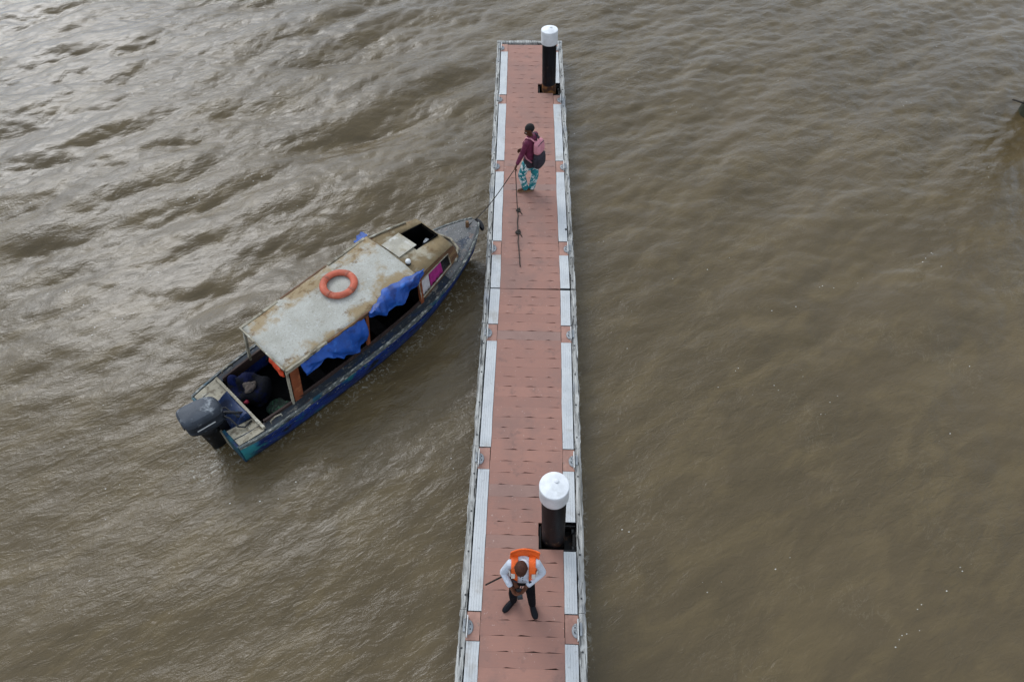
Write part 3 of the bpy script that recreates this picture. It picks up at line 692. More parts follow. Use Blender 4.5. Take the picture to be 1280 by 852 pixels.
tarp([(4.02, .73, 1.47), (3.9, .73, 1.47), (3.75, .73, 1.46)], [(4.06, 1.0, 1.36), (3.92, .98, 1.34), (3.76, .88, 1.3)], 'small blue tarpaulin end showing past the far roof edge', 7.0, 10, 8, .03)

# outboard motor
mo = onboat('outboard_motor', (-.08, .0, -.02), 'grey and black outboard motor clamped on the boat stern', 'motor', rz=R(-8))
M_cowl = worn('scuffed_grey_cowl', (62, 68, 76), [((52, 58, 66), 4, .50, .62, 5), ((140, 145, 148), 7, .56, .70, 10), ((26, 28, 32), 7, .6, .7, 5)], .55, .35, 40)
M_leg = worn('black_motor_leg', (16, 17, 20), [((70, 74, 80), 14, .6, .68, 6)], .45, .3, 35)
def cowl_ring(z, lx0, lx1, hw, p=3.6, n_=28, tilt=0.):
    cx = (lx0 + lx1) / 2; hl = (lx1 - lx0) / 2; r = []
    for k in range(n_):
        a = 6.28318 * k / n_; ca, sa = math.cos(a), math.sin(a)
        r.append((cx + hl * math.copysign(abs(ca) ** (2 / p), ca), hw * math.copysign(abs(sa) ** (2 / p), sa) * (1 - .14 * ca), z + tilt * ca * hl))
    return r
T = -.14
M_cowl2 = worn('dark_slate_cowl', (40, 45, 52), [((34, 38, 44), 4, .46, .6, 5), ((120, 126, 130), 7, .60, .72, 10), ((20, 22, 25), 7, .6, .7, 5)], .55, .4, 40)
MB().loft([cowl_ring(.965, -.33, .28, .20, tilt=T), cowl_ring(.975, -.345, .295, .213, tilt=T), cowl_ring(1.03, -.345, .295, .213, tilt=T), cowl_ring(1.075, -.335, .285, .206, tilt=T), cowl_ring(1.108, -.305, .26, .184, tilt=T), cowl_ring(1.122, -.25, .21, .14, tilt=T), cowl_ring(1.128, -.12, .1, .05, tilt=T)]).build('cowling', M_cowl, mo, angle=35)
MB().loft([cowl_ring(.92, -.31, .26, .185, tilt=T), cowl_ring(.97, -.315, .265, .188, tilt=T)]).build('cowling_seam', M_leg, mo, True)
lc_ = MB().loft([cowl_ring(.63, -.22, .2, .135, tilt=T), cowl_ring(.70, -.29, .25, .176, tilt=T), cowl_ring(.76, -.335, .28, .203, tilt=T), cowl_ring(.80, -.335, .28, .203, tilt=T), cowl_ring(.81, -.325, .272, .196, tilt=T), cowl_ring(.90, -.322, .27, .194, tilt=T), cowl_ring(.93, -.31, .262, .186, tilt=T)]).build('lower_cowling', M_cowl2, mo, angle=35)
MB().bbox((-.345, 0, .90), (.02, .12, .05), .006).build('latch', M_leg, lc_)
for k_ in (-1, 1): MB().bbox((-.05, k_ * .199, .865), (.30, .012, .02), .004).build('trim_strip', M_white, lc_)
MB().loft([cowl_ring(-.35, -.16, .08, .05, 2), cowl_ring(.1, -.17, .10, .06, 2), cowl_ring(.45, -.2, .13, .10, 2), cowl_ring(.7, -.22, .18, .13, 2)]).build('leg', M_leg, mo, True)
MB().bbox((-.10, 0, -.05), (.42, .22, .02), .006).build('cavitation_plate', M_leg, mo)
br = MB(); br.bbox((.17, -.13, .5), (.14, .03, .34), .008); br.bbox((.17, .13, .5), (.14, .03, .34), .008); br.bbox((.2, 0, .60), (.07, .28, .05), .008); br.build('clamp_bracket', M_leg, mo)
MB().tube([(.15, 0, .74), (.3, -.06, .76), (.45, -.14, .70), (.56, -.2, .66)], [.03, .028, .024, .02], 8).build('steering_arm', M_leg, mo, True)
MB().tube([(.2, -.08, .80), (.3, -.22, .78), (.34, -.36, .66), (.42, -.42, .64), (.56, -.36, .62)], .016, 7).build('fuel_hose', M_black, mo, True)
MB().tube([(.2, .06, .80), (.33, .02, .78), (.42, -.2, .68), (.58, -.26, .6)], .013, 7).build('control_cable', M_black, mo, True)

# clutter in the stern: dark bag, coil, green net, orange vest, cans
def lump(name, loc, r, mat, label, cat, seed, amp=.25, sc_=5, rz=0):
    m = MB().ell((0, 0, r[2]), r, None, 22, 14)
    m.v = [tuple(Vector(v) * (1 + amp * vnoise(v, sc_, seed)) + Vector((0, 0, 0))) for v in m.v]
    return tag(m.build(name, mat, None, True, BW(*loc), BTH + rz), label, cat)
M_bag = worn('dark_bag', (20, 21, 27), [((14, 20, 52), 4, .5, .62, 4), ((60, 56, 54), 7, .64, .72, 5)], .8, .6, 30, spec=.1)
lump('duffel_bag', (.80, .20, .16), (.27, .34, .25), M_bag, 'dark bulging bag heaped behind the boat stern deck', 'bag', 3.3, .55, 4.2)
lump('crumpled_cloth', (.78, .12, .60), (.13, .10, .05), worn('tan_cloth', (84, 74, 66), [((40, 36, 36), 9, .5, .62, 4)], .85, .5, 40), 'crumpled tan cloth lying on top of the dark bag', 'cloth', 6.6, .7, 11)
lump('red_cloth', (.60, .06, .42), (.05, .07, .05), simple('red_cloth', (150, 24, 50), .8, .3, 12, .4), 'small red cloth tucked beside the dark bag in the stern', 'cloth', 2.6, .6, 14)
lump('blue_sack', (.66, .46, .16), (.13, .16, .23), simple('navy_sack', (12, 22, 62), .9, .4, 9, .4, spec=.1), 'small navy blue sack wedged beside the dark bag in the stern', 'sack', 8.1)
lump('green_net', (.93, -.36, .16), (.20, .22, .10), worn('green_net', (26, 40, 32), [((44, 84, 58), 22, .54, .62, 4), ((90, 96, 88), 40, .64, .7, 3)], .8, .8, 60), 'heap of dark green net on the boat floor by the orange board', 'net', 5.2, .3, 9)
m = MB(); g2 = []
for i in range(9):
    g2.append([(.05 * vnoise((i * .4, j * .5, 2), 1), -.17 + .34 * i / 8, -.26 * j / 7 + .012 * vnoise((i, j, 1), 1)) for j in range(8)])
vj = m.loft(g2, False, False).build('life_vest', simple('orange_vest_cloth', (222, 74, 30), .65, .2, 12, .3), None, True, BW(1.17, -.36, 1.385), BTH)
mod(vj, 'SOLIDIFY', thickness=.035); mod(vj, 'SUBSURF', levels=1, render_levels=1)
tag(vj, 'orange life vest hanging under the rear edge of the boat canopy', 'life vest')
# bow fender: a dark tangle of rope and rubber
bf = onboat('bow_fender', (6.06, 0, .80), 'black rubber fender tied around the boat bow', 'fender')
m = MB(); m.tube([(.06 * math.cos(a) * .6 + .02, .13 * math.sin(a), .04 * math.cos(2 * a)) for a in np.linspace(-1.8, 1.8, 16)], [.03] + [.055] * 14 + [.03], 10); m.build('pad', M_black, bf, True)
m = MB()
for k in range(3): m.tube([(.02 + .085 * math.cos(a), .02 * k - .02 + .05 * math.sin(a + k), .02 + .07 * math.sin(a)) for a in np.linspace(0, 6.28318, 20)], .013, 6)
m.build('lashing', simple('dark_lashing', (40, 38, 36), .9, .3, 30, .4), bf, True)

# ------------------------------------------------------------ people
def body_mesh(name, build, mat, parent, voxel=.009, smooth=6):
    m = MB(); build(m); o = m.build(name, mat, parent, True)
    r = o.modifiers.new('remesh', 'REMESH'); r.mode = 'VOXEL'; r.voxel_size = voxel; r.use_smooth_shade = True
    s = o.modifiers.new('smooth', 'SMOOTH'); s.factor = .5; s.iterations = smooth
    return o
V = Vector
def capsule(m, a, b, ra, rb, n_=12):
    a, b = V(a), V(b); d = (b - a); L_ = d.length; d.normalize()
    pts = [a - d * ra * .9, a - d * ra * .55, a, a.lerp(b, .33), a.lerp(b, .66), b, b + d * rb * .55, b + d * rb * .9]
    rs = [ra * .25, ra * .8, ra, ra + (rb - ra) * .30, ra + (rb - ra) * .62, rb, rb * .8, rb * .25]
    m.tube(pts, rs, n_)
def limb(m, pts, rs):
    for i in range(len(pts) - 1): capsule(m, pts[i], pts[i + 1], rs[i], rs[i + 1])
def torso(m, secs):
    """secs: (centre, half width vector, half depth vector)"""
    rings = []
    for c_, wv, dv in secs:
        rings.append([V(c_) + V(wv) * math.copysign(abs(math.cos(a)) ** .85, math.cos(a)) + V(dv) * math.copysign(abs(math.sin(a)) ** .85, math.sin(a)) for a in np.linspace(0, 6.28318, 21)[:-1]])
    m.loft(rings)
def hand(m, wrist, palm_dir, side_dir, curl_dir, size=1.0, curl=.9, thumb_side=1):
    """palm and five separate bent fingers"""
    w_ = V(wrist); d = V(palm_dir).normalized(); s = V(side_dir); s = (s - d * s.dot(d)).normalized(); c_ = V(curl_dir); c_ = (c_ - d * c_.dot(d) - s * c_.dot(s)).normalized()
    pl = .085 * size
    for k in (-1.1, -.4, .4, 1.1):
        capsule(m, w_ + s * k * .012 * size, w_ + d * pl + s * k * .024 * size, .017 * size, .0145 * size, 8)
    for k, ln in ((-1.5, .85), (-.5, 1.0), (.5, .95), (1.5, .74)):
        p = w_ + d * pl + s * k * .021 * size; a = 0; dd = d
        for seg, l in enumerate((.040, .028, .022)):
            a += curl * (.5, .75, .5)[seg]; dn = d * math.cos(a) + c_ * math.sin(a)
            q_ = p + dn * l * ln * size; capsule(m, p, q_, (.0098 - .0006 * seg) * size, (.0092 - .0008 * seg) * size, 8); p = q_
    p = w_ + d * .022 * size + s * thumb_side * -.030 * size
    for dd, l, rr_ in ((d * .7 - s * thumb_side * .7 + c_ * .35, .042, .0125), (d * .8 - s * thumb_side * .15 + c_ * .6, .034, .0105)):
        q_ = p + dd.normalized() * l * size; capsule(m, p, q_, rr_ * size, rr_ * .9 * size, 8); p = q_
def head(m, c_, fwd, up, size=1.0):
    """skull, jaw, brow, nose, ears and neck joint; c_ = centre of head"""
    f = V(fwd).normalized(); u = V(up); u = (u - f * u.dot(f)).normalized(); r = f.cross(u); c_ = V(c_)
    Mx = Matrix((r, f, u)).transposed()
    def E_(o, rad, n_=16, k=10):
        m_ = MB().ell((0, 0, 0), rad, None, n_, k); base = V(o) * size
        m.add([c_ + Mx @ (base + V(v) * size) for v in m_.v], m_.f)
    E_((0, -.012, .025), (.076, .094, .092)); E_((0, .022, -.035), (.062, .072, .078)); E_((0, .045, -.085), (.036, .034, .03))
    E_((0, .074, .018), (.052, .018, .014), 10, 6); E_((0, .096, -.022), (.015, .020, .026), 10, 6); E_((0, .080, -.062), (.026, .014, .012), 10, 6)
    for k in (-1, 1):
        E_((k * .078, -.01, -.01), (.010, .024, .034), 10, 6); E_((k * .033, .070, -.03), (.024, .016, .020), 8, 6)
    return Mx
def eyes(parent, c_, Mx, size, mw_, mi_):
    for k in (-1, 1):
        e = MB().ell((0, 0, 0), (.0105 * size,) * 3, None, 10, 8).build('eye', mw_, parent, True, V(c_) + Mx @ (V((k * .031, .080, .004)) * size))
        MB().ell(Mx @ V((0, .0085 * size, 0)), (.0065 * size,) * 3, None, 8, 6).build('iris', mi_, e, True)
M_skin = simple('dark_brown_skin', (98, 60, 42), .55, .12, 14, .05, 60, spec=.2)
M_eye = simple('eye_white', (215, 208, 200), .3, .03, 9, 0); M_iris = simple('iris_dark', (20, 14, 10), .3, .1, 9, 0)
M_hair = simple('short_black_hair', (22, 19, 18), .9, .35, 60, .9, 160)
def creased(m_, scale=13, strength=.7, dist=.03):
    n_ = NB.__new__(NB); n_.m = m_; n_.t = m_.node_tree; n_.b = n_.t.nodes['Principled BSDF']; n_.obj = n_.t.nodes.new('ShaderNodeTexCoord').outputs['Object']; n_.co = n_.obj
    old = n_.b.inputs['Normal'].links[0].from_socket if n_.b.inputs['Normal'].links else None
    n_.bump(n_.noise(scale, 3, .55, dist=1.4), strength, dist, prev=old); return m_
M_shirt = creased(simple('pale_blue_white_shirt', (212, 218, 228), .8, .08, 7, .25, 24))
M_trou = simple('black_trousers', (17, 18, 23), .9, .25, 8, .3, 30, spec=.1)
M_shoe = simple('black_leather_shoe', (12, 14, 21), .4, .25, 9, .08, spec=.15)
M_vest = simple('bright_orange_vest', (250, 104, 18), .6, .14, 7, .3, 22)
creased(M_vest, 11, .6); creased(M_trou, 12, .5)
M_refl = simple('pale_reflective_tape', (226, 222, 214), .45, .08, 20, .1)
M_belt = simple('dark_webbing', (48, 34, 40), .8, .2, 20, .2)

# --- man: stands on the near half facing the camera, head bowed over a small device
mx, my = .055, 2.86
man = empty('person', (mx, my, DZ + .008)); man.scale = (.95, .95, .93); tag(man, 'person in orange life vest, white shirt and black trousers standing with head bowed', 'person')
L = lambda x, y, z: V((x - mx, y - my, z - DZ))
sR, sL = L(-.085, 2.935, 1.905), L(.245, 2.95, 1.905)
eR, eL = L(-.185, 2.915, 1.62), L(.335, 2.925, 1.62)
wR, wL = L(-.085, 2.745, 1.53), L(.125, 2.755, 1.535)
hipR, hipL_ = L(.0, 2.94, 1.37), L(.145, 2.94, 1.37)
kR, kL = L(-.055, 2.83, .97), L(.195, 2.835, .98)
aR, aL_ = L(-.05, 2.85, .60), L(.225, 2.80, .60)
hc = L(.045, 2.80, 2.105); hf = V((-.06, -.80, -.60)); hu = V((0, -.6, .8))
nk0 = L(.078, 2.925, 1.93)
MXm = [None]
def man_body(m):
    MXm[0] = head(m, hc, hf, hu, 1.04)
    capsule(m, nk0, hc + V((0, .045, -.04)), .062, .058)
    torso(m, [(L(.075, 2.95, 1.36), (.14, 0, 0), (0, .10, 0)), (L(.078, 2.945, 1.6), (.14, 0, 0), (0, .10, 0)), (L(.08, 2.945, 1.85), (.16, 0, 0), (0, .10, 0)), (L(.08, 2.945, 1.95), (.08, 0, 0), (0, .06, 0))])
    limb(m, [sR, eR, wR], [.05, .042, .029]); limb(m, [sL, eL, wL], [.05, .042, .029])
    limb(m, [hipR, kR, aR], [.08, .055, .042]); limb(m, [hipL_, kL, aL_], [.08, .055, .042])
    hand(m, wR, (.55, -.75, -.30), (.5, .25, -.6), (.8, .3, -.3), 1.0, .75, -1)
    hand(m, wL, (-.60, -.72, -.28), (.5, -.25, .6), (-.8, .3, -.3), 1.0, .75, -1)
mb = body_mesh('body', man_body, M_skin, man, .0065, 3)
eyes(man, hc, MXm[0], 1.04, M_eye, M_iris)
def man_hair(m):
    m_ = MB().ell((0, 0, 0), (.081, .098, .096), None, 18, 12); c0 = V(hc)
    for f_ in m_.f:
        pass
    m.add([c0 + MXm[0] @ (V((0, -.018, .036)) + V(v)) * 1.04 for v in m_.v if True], m_.f)
hh = MB(); man_hair(hh)
bmh = bmesh.new(); me_ = hh.mesh('hair'); bmh.from_mesh(me_)
inv = MXm[0].transposed()
kill = [f for f in bmh.faces if (lambda q_: q_.z < .035 - .55 * min(0, q_.y) * .35 and q_.y > -.03 or q_.z < -.03)(inv @ (f.calc_center_median() - V(hc)))]
bmesh.ops.delete(bmh, geom=kill, context='FACES'); bmh.to_mesh(me_); bmh.free(); me_.shade_smooth(); me_.materials.append(simple('cropped_hair', (74, 44, 32), .6, .25, 50, .3, 160, spec=.15))
ho = link('hair', me_, man); mod(ho, 'SOLIDIFY', thickness=.008)
def man_shirt(m):
    torso(m, [(L(.075, 2.945, 1.43), (.148, 0, 0), (0, .118, 0)), (L(.076, 2.94, 1.55), (.146, 0, 0), (0, .12, 0)), (L(.08, 2.94, 1.75), (.156, 0, 0), (0, .118, 0)), (L(.08, 2.945, 1.88), (.155, 0, 0), (0, .105, 0)), (L(.08, 2.945, 1.955), (.10, 0, 0), (0, .08, 0))])
    limb(m, [sR, eR, wR.lerp(eR, .14)], [.064, .056, .042]); limb(m, [sL, eL, wL.lerp(eL, .14)], [.064, .056, .042])
    capsule(m, L(.078, 2.915, 1.95), L(.075, 2.885, 1.985), .072, .07)
ms = body_mesh('shirt', man_shirt, M_shirt, man, .009, 4)
for k in range(4):
    t = k / 3; MB().ell((0, 0, 0), (.008, .006, .008), None, 8, 6).build('shirt_button', M_bolt, man, True, L(.072, 2.814 - .006 * (k == 1), 1.82 - .115 * k))
def man_trou(m):
    torso(m, [(L(.072, 2.945, 1.24), (.14, 0, 0), (0, .10, 0)), (L(.072, 2.945, 1.36), (.143, 0, 0), (0, .108, 0)), (L(.072, 2.945, 1.47), (.138, 0, 0), (0, .105, 0))])
    limb(m, [hipR + V((-.01, 0, -.05)), kR, aR + V((0, 0, -.02))], [.086, .066, .054]); limb(m, [hipL_ + V((.01, 0, -.05)), kL, aL_ + V((0, 0, -.02))], [.086, .066, .054])
body_mesh('trousers', man_trou, M_trou, man, .009, 4)
def shoe(name, heel, toe, parent, mat, w_=.05, h_=.055):
    hl, te = V(heel), V(toe); d = (te - hl); ln = d.length; d.normalize(); sd = V((-d.y, d.x, 0)); rings = []
    for t, ww, hh_ in ((-.02, .5, .5), (.05, .78, .95), (.25, .85, 1.15), (.42, .9, 1.1), (.6, 1.0, .85), (.78, 1.0, .66), (.92, .75, .5), (1.0, .38, .34)):
        c0 = hl + d * ln * t; r = []
        for a in np.linspace(0, math.pi, 9): r.append(c0 + sd * math.cos(a) * w_ * ww + V((0, 0, .012 + h_ * hh_ * 1.5 * math.sin(a) ** .8)))
        r += [c0 - sd * w_ * ww + V((0, 0, 0)), c0 + sd * w_ * ww]
        rings.append(r)
    o = MB().loft(rings).build(name, mat, parent, angle=50); mod(o, 'SUBSURF', levels=1, render_levels=1); return o
shoe('shoe', L(-.015, 2.90, DZ), L(-.20, 2.69, DZ), man, M_shoe); shoe('shoe', L(.205, 2.86, DZ), L(.285, 2.60, DZ), man, M_shoe)
# vest: two front panels, back panel with a raised collar
def vest_panel(name, cols, mat, th=.035):
    m = MB().loft(cols, False, False); o = m.build(name, mat, man, True); mod(o, 'SOLIDIFY', thickness=th, offset=1); mod(o, 'SUBSURF', levels=1, render_levels=2); return o
def ring_pt(a, z, g_=0):
    """point on the chest surface; a = angle from the back (0) to the front (pi)"""
    t = (z - 1.4) / .55; wx = .158 + .006 * t + g_; dy = .125 - .008 * t + g_
    return L(.078 + wx * math.sin(a), 2.942 + dy * math.cos(a), z)
vp = []
for a in np.linspace(-1.25, 1.25, 13): vp.append([ring_pt(a, z, .006 + .006 * vnoise((a * 2, z * 4, 1), 2)) for z in (1.46, 1.58, 1.7, 1.8, 1.88, 1.94)])
vest = vest_panel('life_vest', vp, M_vest, .022)
for s in (-1, 1):
    vp = []
    for a in np.linspace(1.35, 2.72, 9):
        vp.append([ring_pt(s * a, z, .008 + .006 * vnoise((a * 3, z * 5, s), 2)) + V((0, 0, 0)) for z in (1.47, 1.56, 1.66, 1.76, 1.84, 1.895)])
    fp = vest_panel('vest_front_panel', vp, M_vest, .022); fp.parent = vest
    vp = []
    for t in np.linspace(-1, 1, 6):      # shoulder strap over to the back
        x = .078 + s * (.115 + t * .045); vp.append([L(x, 2.82, 1.86), L(x, 2.86, 1.935), L(x, 2.93, 1.972 - .012 * abs(t)), L(x, 3.0, 1.955), L(x, 3.06, 1.90)])
    fp = vest_panel('vest_shoulder', vp, M_vest, .02); fp.parent = vest
    vp = []
    for a in np.linspace(2.02, 2.24, 4): vp.append([ring_pt(s * a, z, .05) for z in (1.66, 1.74, 1.82, 1.88)])
    fp = vest_panel('reflective_patch', vp, M_refl, .006); fp.parent = vest
    MB().bbox(L(.078 + s * .135, 2.80, 1.815), (.05, .012, .10), .004, rx=R(-14)).build('reflective_tab', M_refl, vest)
    m = MB().tube([ring_pt(s * a, 1.60, .045) for a in np.linspace(1.35, 2.75, 10)], .014, 6, flat=.4); m.build('vest_belt', M_belt, vest, True)
vp = []
for i, t in enumerate(np.linspace(-1, 1, 15)):   # stand-up head support behind the neck
    x = .09 + .19 * t; lift = .012 * vnoise((t * 3, 0, 1), 1)
    vp.append([L(x, 2.995 - .05 * t * t, 1.90), L(x, 3.045 - .05 * t * t, 1.96), L(x + .01, 3.075 - .055 * t * t, 2.025 + lift), L(x + .012, 3.06 - .05 * t * t, 2.06 + lift)])
fp = vest_panel('vest_collar', vp, M_vest, .028); fp.parent = vest
# device in his hands and rod under his arm
dv = empty('handheld_device', (mx, my, DZ)); dv.scale = (.95, .95, .93); tag(dv, 'small black handheld device held in both hands of the person in the vest', 'device')
cdev = L(.035, 2.675, 1.475)
MB().bbox(cdev, (.075, .03, .15), .008, rz=R(10), rx=R(-50)).build('body', M_black, dv)
MB().bbox(cdev + V((0, -.004, .016)), (.056, .012, .09), .003, rz=R(10), rx=R(-50)).build('screen', simple('dark_screen', (40, 46, 56), .15, .1, 5, 0), dv)
MB().tube([cdev + V((.02, .05, .06)), cdev + V((.03, .08, .1))], .006, 8).build('antenna', M_black, dv)
rod = MB().tube([(0, 0, 0), (.29, .02, .40), (.40, .0, .55)], [.012, .012, .014], 8).build('black_rod', M_black, None, True, (-.42, 2.93, .96))
tag(rod, 'thin black rod tucked under the arm of the person in the orange vest', 'rod')

# --- woman with the backpack on the far half
wx0, wy0 = .11, 11.47
wom = empty('person', (wx0, wy0, DZ + .008)); tag(wom, 'person in maroon top and teal patterned trousers standing with a rope in hand', 'person')
K = lambda x, y, z: V((x - wx0, y - wy0, z - DZ))
n = NB('teal_pattern_cloth'); n.co = n.obj
vv = n.t.nodes.new('ShaderNodeTexVoronoi'); vv.inputs['Scale'].default_value = 9; n.t.links.new(n.obj, vv.inputs['Vector'])
dst = n.mix(n.ramp(n.noise(9, 3, .6, dist=1.0), .53, .57), lin((26, 132, 138)), lin((226, 232, 228)))
dst = n.mix(n.ramp(n.noise(19, 2, .5, vec=n.mapping((1, 1, 1), loc=(4, 1, 7))), .58, .62), dst, lin((14, 92, 104)))
n.bump(n.noise(20, 3), .25, .01); M_teal_cloth = n.set(Base_Color=dst, Roughness=.8)
M_maroon = simple('maroon_cloth', (108, 28, 64), .8, .2, 8, .3, 26); M_pink = simple('pink_cloth', (214, 140, 150), .75, .15, 12, .3, 30)
M_char = simple('charcoal_cloth', (44, 38, 48), .8, .25, 10, .3, 30); creased(M_maroon); creased(M_pink); creased(M_char)
M_sandal = simple('tan_sandal', (128, 96, 62), .7, .2, 12, .1)
fw_ = V((-.86, .5, 0)).normalized(); lt_ = V((0, 0, 1)).cross(fw_)      # facing, her left
tc = lambda z, f=0, l=0: K(.125, 11.52, z) + fw_ * f + lt_ * l
hcw = K(.075, 11.49, 2.02); hfw = V((-.88, -.42, -.22)); huw = V((-.1, -.1, 1))
shl, shr = tc(1.80, .0, .165), tc(1.80, .0, -.165)
ell, ewl = K(-.045, 11.385, 1.545), K(-.155, 11.30, 1.325)
erl, ewr = tc(1.53, .10, -.215), tc(1.38, .24, -.12)
hpl, hpr = K(.035, 11.46, 1.225), K(.19, 11.54, 1.225)
knl, knr = K(-.055, 11.45, .93), K(.225, 11.51, .91)
anl, anr = K(.025, 11.47, .585), K(.165, 11.49, .585)
MXw = [None]
def wom_body(m):
    MXw[0] = head(m, hcw, hfw, huw, .98)
    capsule(m, tc(1.84, .0), hcw + V((.01, .012, -.07)), .052, .05)
    torso(m, [(tc(1.2), lt_ * .14, fw_ * .10), (tc(1.5), lt_ * .125, fw_ * .09), (tc(1.75), lt_ * .15, fw_ * .09), (tc(1.86), lt_ * .07, fw_ * .06)])
    limb(m, [shl, ell, ewl], [.044, .038, .026]); limb(m, [shr, erl, ewr], [.044, .038, .026])
    limb(m, [hpl, knl, anl], [.08, .056, .036]); limb(m, [hpr, knr, anr], [.08, .056, .036])
    hand(m, ewl, ewl - ell, (.5, .6, .2), (.6, -.4, -.5), .92, 1.15, 1); hand(m, ewr, (-.8, -.1, -.3), (0, .3, .9), (.2, -.8, 0), .92, .6, 1)
    for a_, d_ in ((anl, V((-.19, -.04, 0))), (anr, V((-.16, -.07, 0)))):
        p0 = V((a_.x, a_.y, .06)); capsule(m, a_, p0 + V((.015, 0, 0)), .036, .036); capsule(m, p0, p0 + d_ * .75 + V((0, 0, -.025)), .036, .026)
body_mesh('body', wom_body, simple('brown_skin', (92, 58, 40), .55, .12, 14, .05, 60, spec=.2), wom, .0065, 3)
eyes(wom, hcw, MXw[0], .98, M_eye, M_iris)
m_ = MB().ell((0, 0, 0), (.086, .104, .102), None, 22, 14)
hm = MB().add([V(hcw) + MXw[0] @ ((V((0, -.024, .038)) + V(v) * (1 + .05 * vnoise(v, 28, 3))) * .98) for v in m_.v], m_.f).mesh('hair')
bmh = bmesh.new(); bmh.from_mesh(hm); inv = MXw[0].transposed()
kill = [f for f in bmh.faces if (lambda q_: (q_.y > -.01 and q_.z < .055 + .2 * max(0, .03 - q_.y)) or q_.z < -.06)(inv @ (f.calc_center_median() - V(hcw)))]
bmesh.ops.delete(bmh, geom=kill, context='FACES'); bmh.to_mesh(hm); bmh.free(); hm.shade_smooth(); hm.materials.append(M_hair)
ho = link('hair', hm, wom); mod(ho, 'SOLIDIFY', thickness=.01)
def wom_top(m):
    torso(m, [(tc(1.24), lt_ * .165, fw_ * .125), (tc(1.36), lt_ * .155, fw_ * .12), (tc(1.55), lt_ * .145, fw_ * .115), (tc(1.72), lt_ * .165, fw_ * .115), (tc(1.83), lt_ * .15, fw_ * .095), (tc(1.89), lt_ * .075, fw_ * .065)])
    limb(m, [shl, ell, ewl.lerp(ell, .1)], [.064, .056, .040]); limb(m, [shr, erl, ewr.lerp(erl, .1)], [.064, .056, .040])
body_mesh('top', wom_top, M_maroon, wom, .009, 4)
def wom_trou(m):
    torso(m, [(tc(1.12), lt_ * .165, fw_ * .125), (tc(1.22), lt_ * .165, fw_ * .13), (tc(1.3), lt_ * .15, fw_ * .115)])
    limb(m, [hpl, knl, anl], [.098, .080, .068]); limb(m, [hpr, knr, anr], [.098, .080, .068])
body_mesh('trousers', wom_trou, M_teal_cloth, wom, .009, 4)
shoe('sandal', (anl.x + .035, anl.y + .01, 0), (anl.x - .175, anl.y - .035, 0), wom, M_sandal, .042, .022); shoe('sandal', (anr.x + .035, anr.y + .015, 0), (anr.x - .15, anr.y - .065, 0), wom, M_sandal, .042, .022)
def sash(m):
    torso(m, [(tc(1.19), lt_ * .18, fw_ * .14), (tc(1.28), lt_ * .176, fw_ * .14), (tc(1.38), lt_ * .166, fw_ * .132)])
body_mesh('waist_jacket', sash, M_char, wom, .009, 4)
# backpack on her back
bp = empty('backpack', (wx0, wy0, DZ)); tag(bp, 'pink and charcoal backpack worn by the person with the rope', 'backpack')
def pack(z0, z1, d0, d1, hw):
    m = MB(); rr = []
    ks = 7
    for i in range(ks + 1):
        t = i / ks; z = z0 + (z1 - z0) * t; dd = d0 + (d1 - d0) * t
        e = 1 - .25 * (2 * t - 1) ** 4; c0 = tc(z, -.115 - dd / 2 * e); r = []
        for a in np.linspace(0, 6.28318, 21)[:-1]:
            r.append(c0 + lt_ * hw * e * math.copysign(abs(math.cos(a)) ** .6, math.cos(a)) + fw_ * dd / 2 * e * math.copysign(abs(math.sin(a)) ** .6, math.sin(a)))
        rr.append(r)
    return m.loft(rr)
o = pack(1.54, 1.84, .17, .12, .15).build('upper_bag', M_pink, bp, True); mod(o, 'SUBSURF', levels=1, render_levels=1)
o = pack(1.20, 1.56, .19, .18, .158).build('lower_pocket', M_char, bp, True); mod(o, 'SUBSURF', levels=1, render_levels=1)
MB().tube([tc(1.78, -.23, -.11), tc(1.80, -.235, 0), tc(1.78, -.23, .11)], .008, 6).build('zip', M_char, bp, True)
MB().tube([tc(1.84, -.15, -.04), tc(1.89, -.15, -.03), tc(1.90, -.15, .03), tc(1.84, -.15, .04)], .012, 6).build('grab_loop', M_char, bp, True)
for s in (-1, 1):
    MB().tube([tc(1.83, -.14, s * .085), tc(1.885, -.05, s * .10), tc(1.87, .06, s * .105), tc(1.74, .125, s * .11), tc(1.55, .12, s * .13), tc(1.42, .0, s * .165), tc(1.36, -.12, s * .15)], .022, 8, flat=.45).build('strap', M_pink if s > 0 else M_char, bp, True)
    MB().bbox(tc(1.40, -.21, s * .168), (.05, .05, .16), .015, rz=math.atan2(fw_.y, fw_.x)).build('side_pocket', M_char, bp)

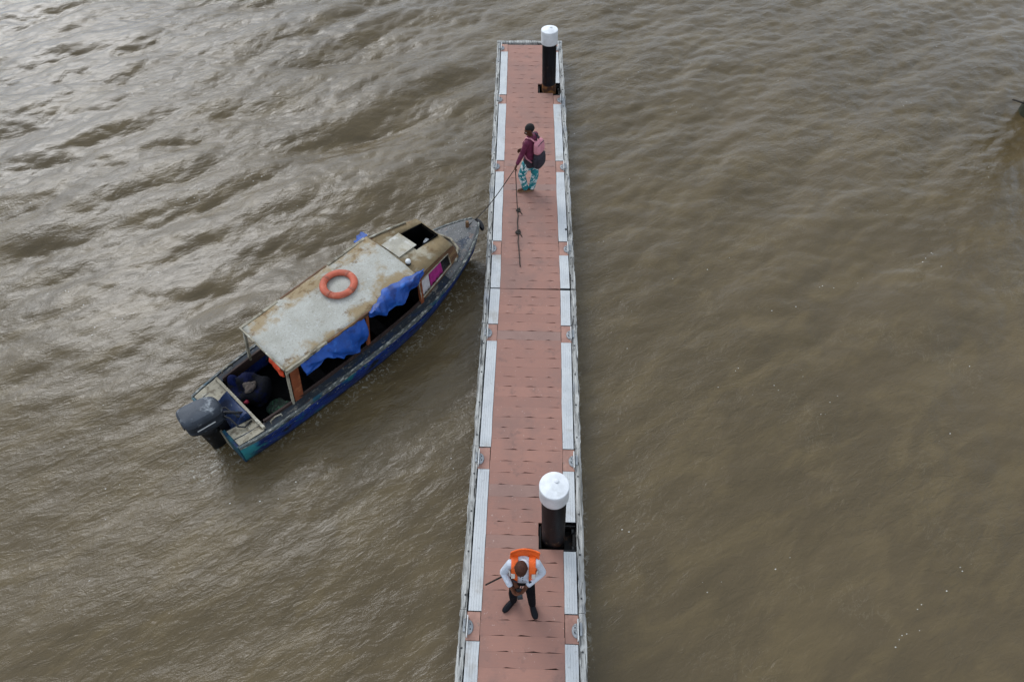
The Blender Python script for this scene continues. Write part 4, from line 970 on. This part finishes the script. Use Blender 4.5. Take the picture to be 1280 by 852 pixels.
# ------------------------------------------------------------ rope from the bow, through her hand, onto the deck
M_rope = simple('dark_wet_rope', (52, 44, 36), .85, .35, 30, .6, 120)
hp = Vector((wx0, wy0, DZ)) + ewl + (ewl - ell).normalized() * .075
bowp = BW(5.86, 0, .93)
pts = []
for i in range(15):
    t = i / 14; p = bowp.lerp(hp, t); p.z -= .16 * math.sin(math.pi * t) * (1 - .5 * t); pts.append(p)
d0 = Vector((-.135, 10.93, DZ + .016))
for i in range(1, 8):
    t = i / 7; p = hp.lerp(d0, t ** .8); p.z = hp.z + (d0.z - hp.z) * (1 - (1 - t) ** 1.35); pts.append(p)
for x, y in ((-.13, 10.80), (-.115, 10.66), (-.13, 10.5), (-.12, 10.34), (-.115, 10.2), (-.10, 10.05), (-.105, 9.9), (-.085, 9.72), (-.07, 9.5), (-.06, 9.35), (-.05, 9.22)): pts.append(Vector((x, y, DZ + .018)))
rp = empty('mooring_rope', (-.13, 10.9, DZ)); tag(rp, 'dark mooring rope from the boat bow to the hand, its tail on the deck', 'rope')
off = Vector((-.13, 10.9, DZ))
MB().tube([p - off for p in pts], .0095, 8).build('line', M_rope, rp, True)
for kx, ky, rr_ in ((-.118, 10.84, .04), (-.11, 10.18, .048)):
    m = MB()
    for k in range(3): m.tube([(rr_ * math.cos(a) * (1 - .2 * k), rr_ * 1.1 * math.sin(a + k * .8), .02 + .018 * math.sin(a * 2 + k)) for a in np.linspace(0, 6.28318, 16)], .012, 6)
    m.tube([(0, 0, .02), (.06, -.06, .012), (.085, -.12, .01)], .009, 6)
    m.build('knot', M_rope, rp, True, Vector((kx, ky, DZ)) - off)

# ------------------------------------------------------------ post at the right edge
M_algae = worn('algae_post', (34, 30, 18), [((56, 50, 24), 4, .5, .64, 5), ((30, 28, 24), 6, .56, .7, 5)], .85, .5, 20)
pp = empty('mooring_post', (12.95, 15.3, -1.5)); tag(pp, 'dark weedy mooring post at the right edge of the picture', 'post')
MB().lathe([(.42, 0), (.41, 1.5), (.38, 6.3), (.36, 6.6), (.28, 6.65)], 20).build('shaft', M_algae, pp, angle=40)
MB().lathe([(.432, 1.3), (.435, 1.36), (.428, 2.0), (.422, 2.05)], 20).build('weed_band', simple('dark_weed', (46, 48, 26), .9, .4, 9, .6, 40), pp, angle=40)
MB().tube([(-.4, 0, 1.75), (-.65, .25, 1.72)], .02, 6).build('rope_stub', M_rope, pp, True)
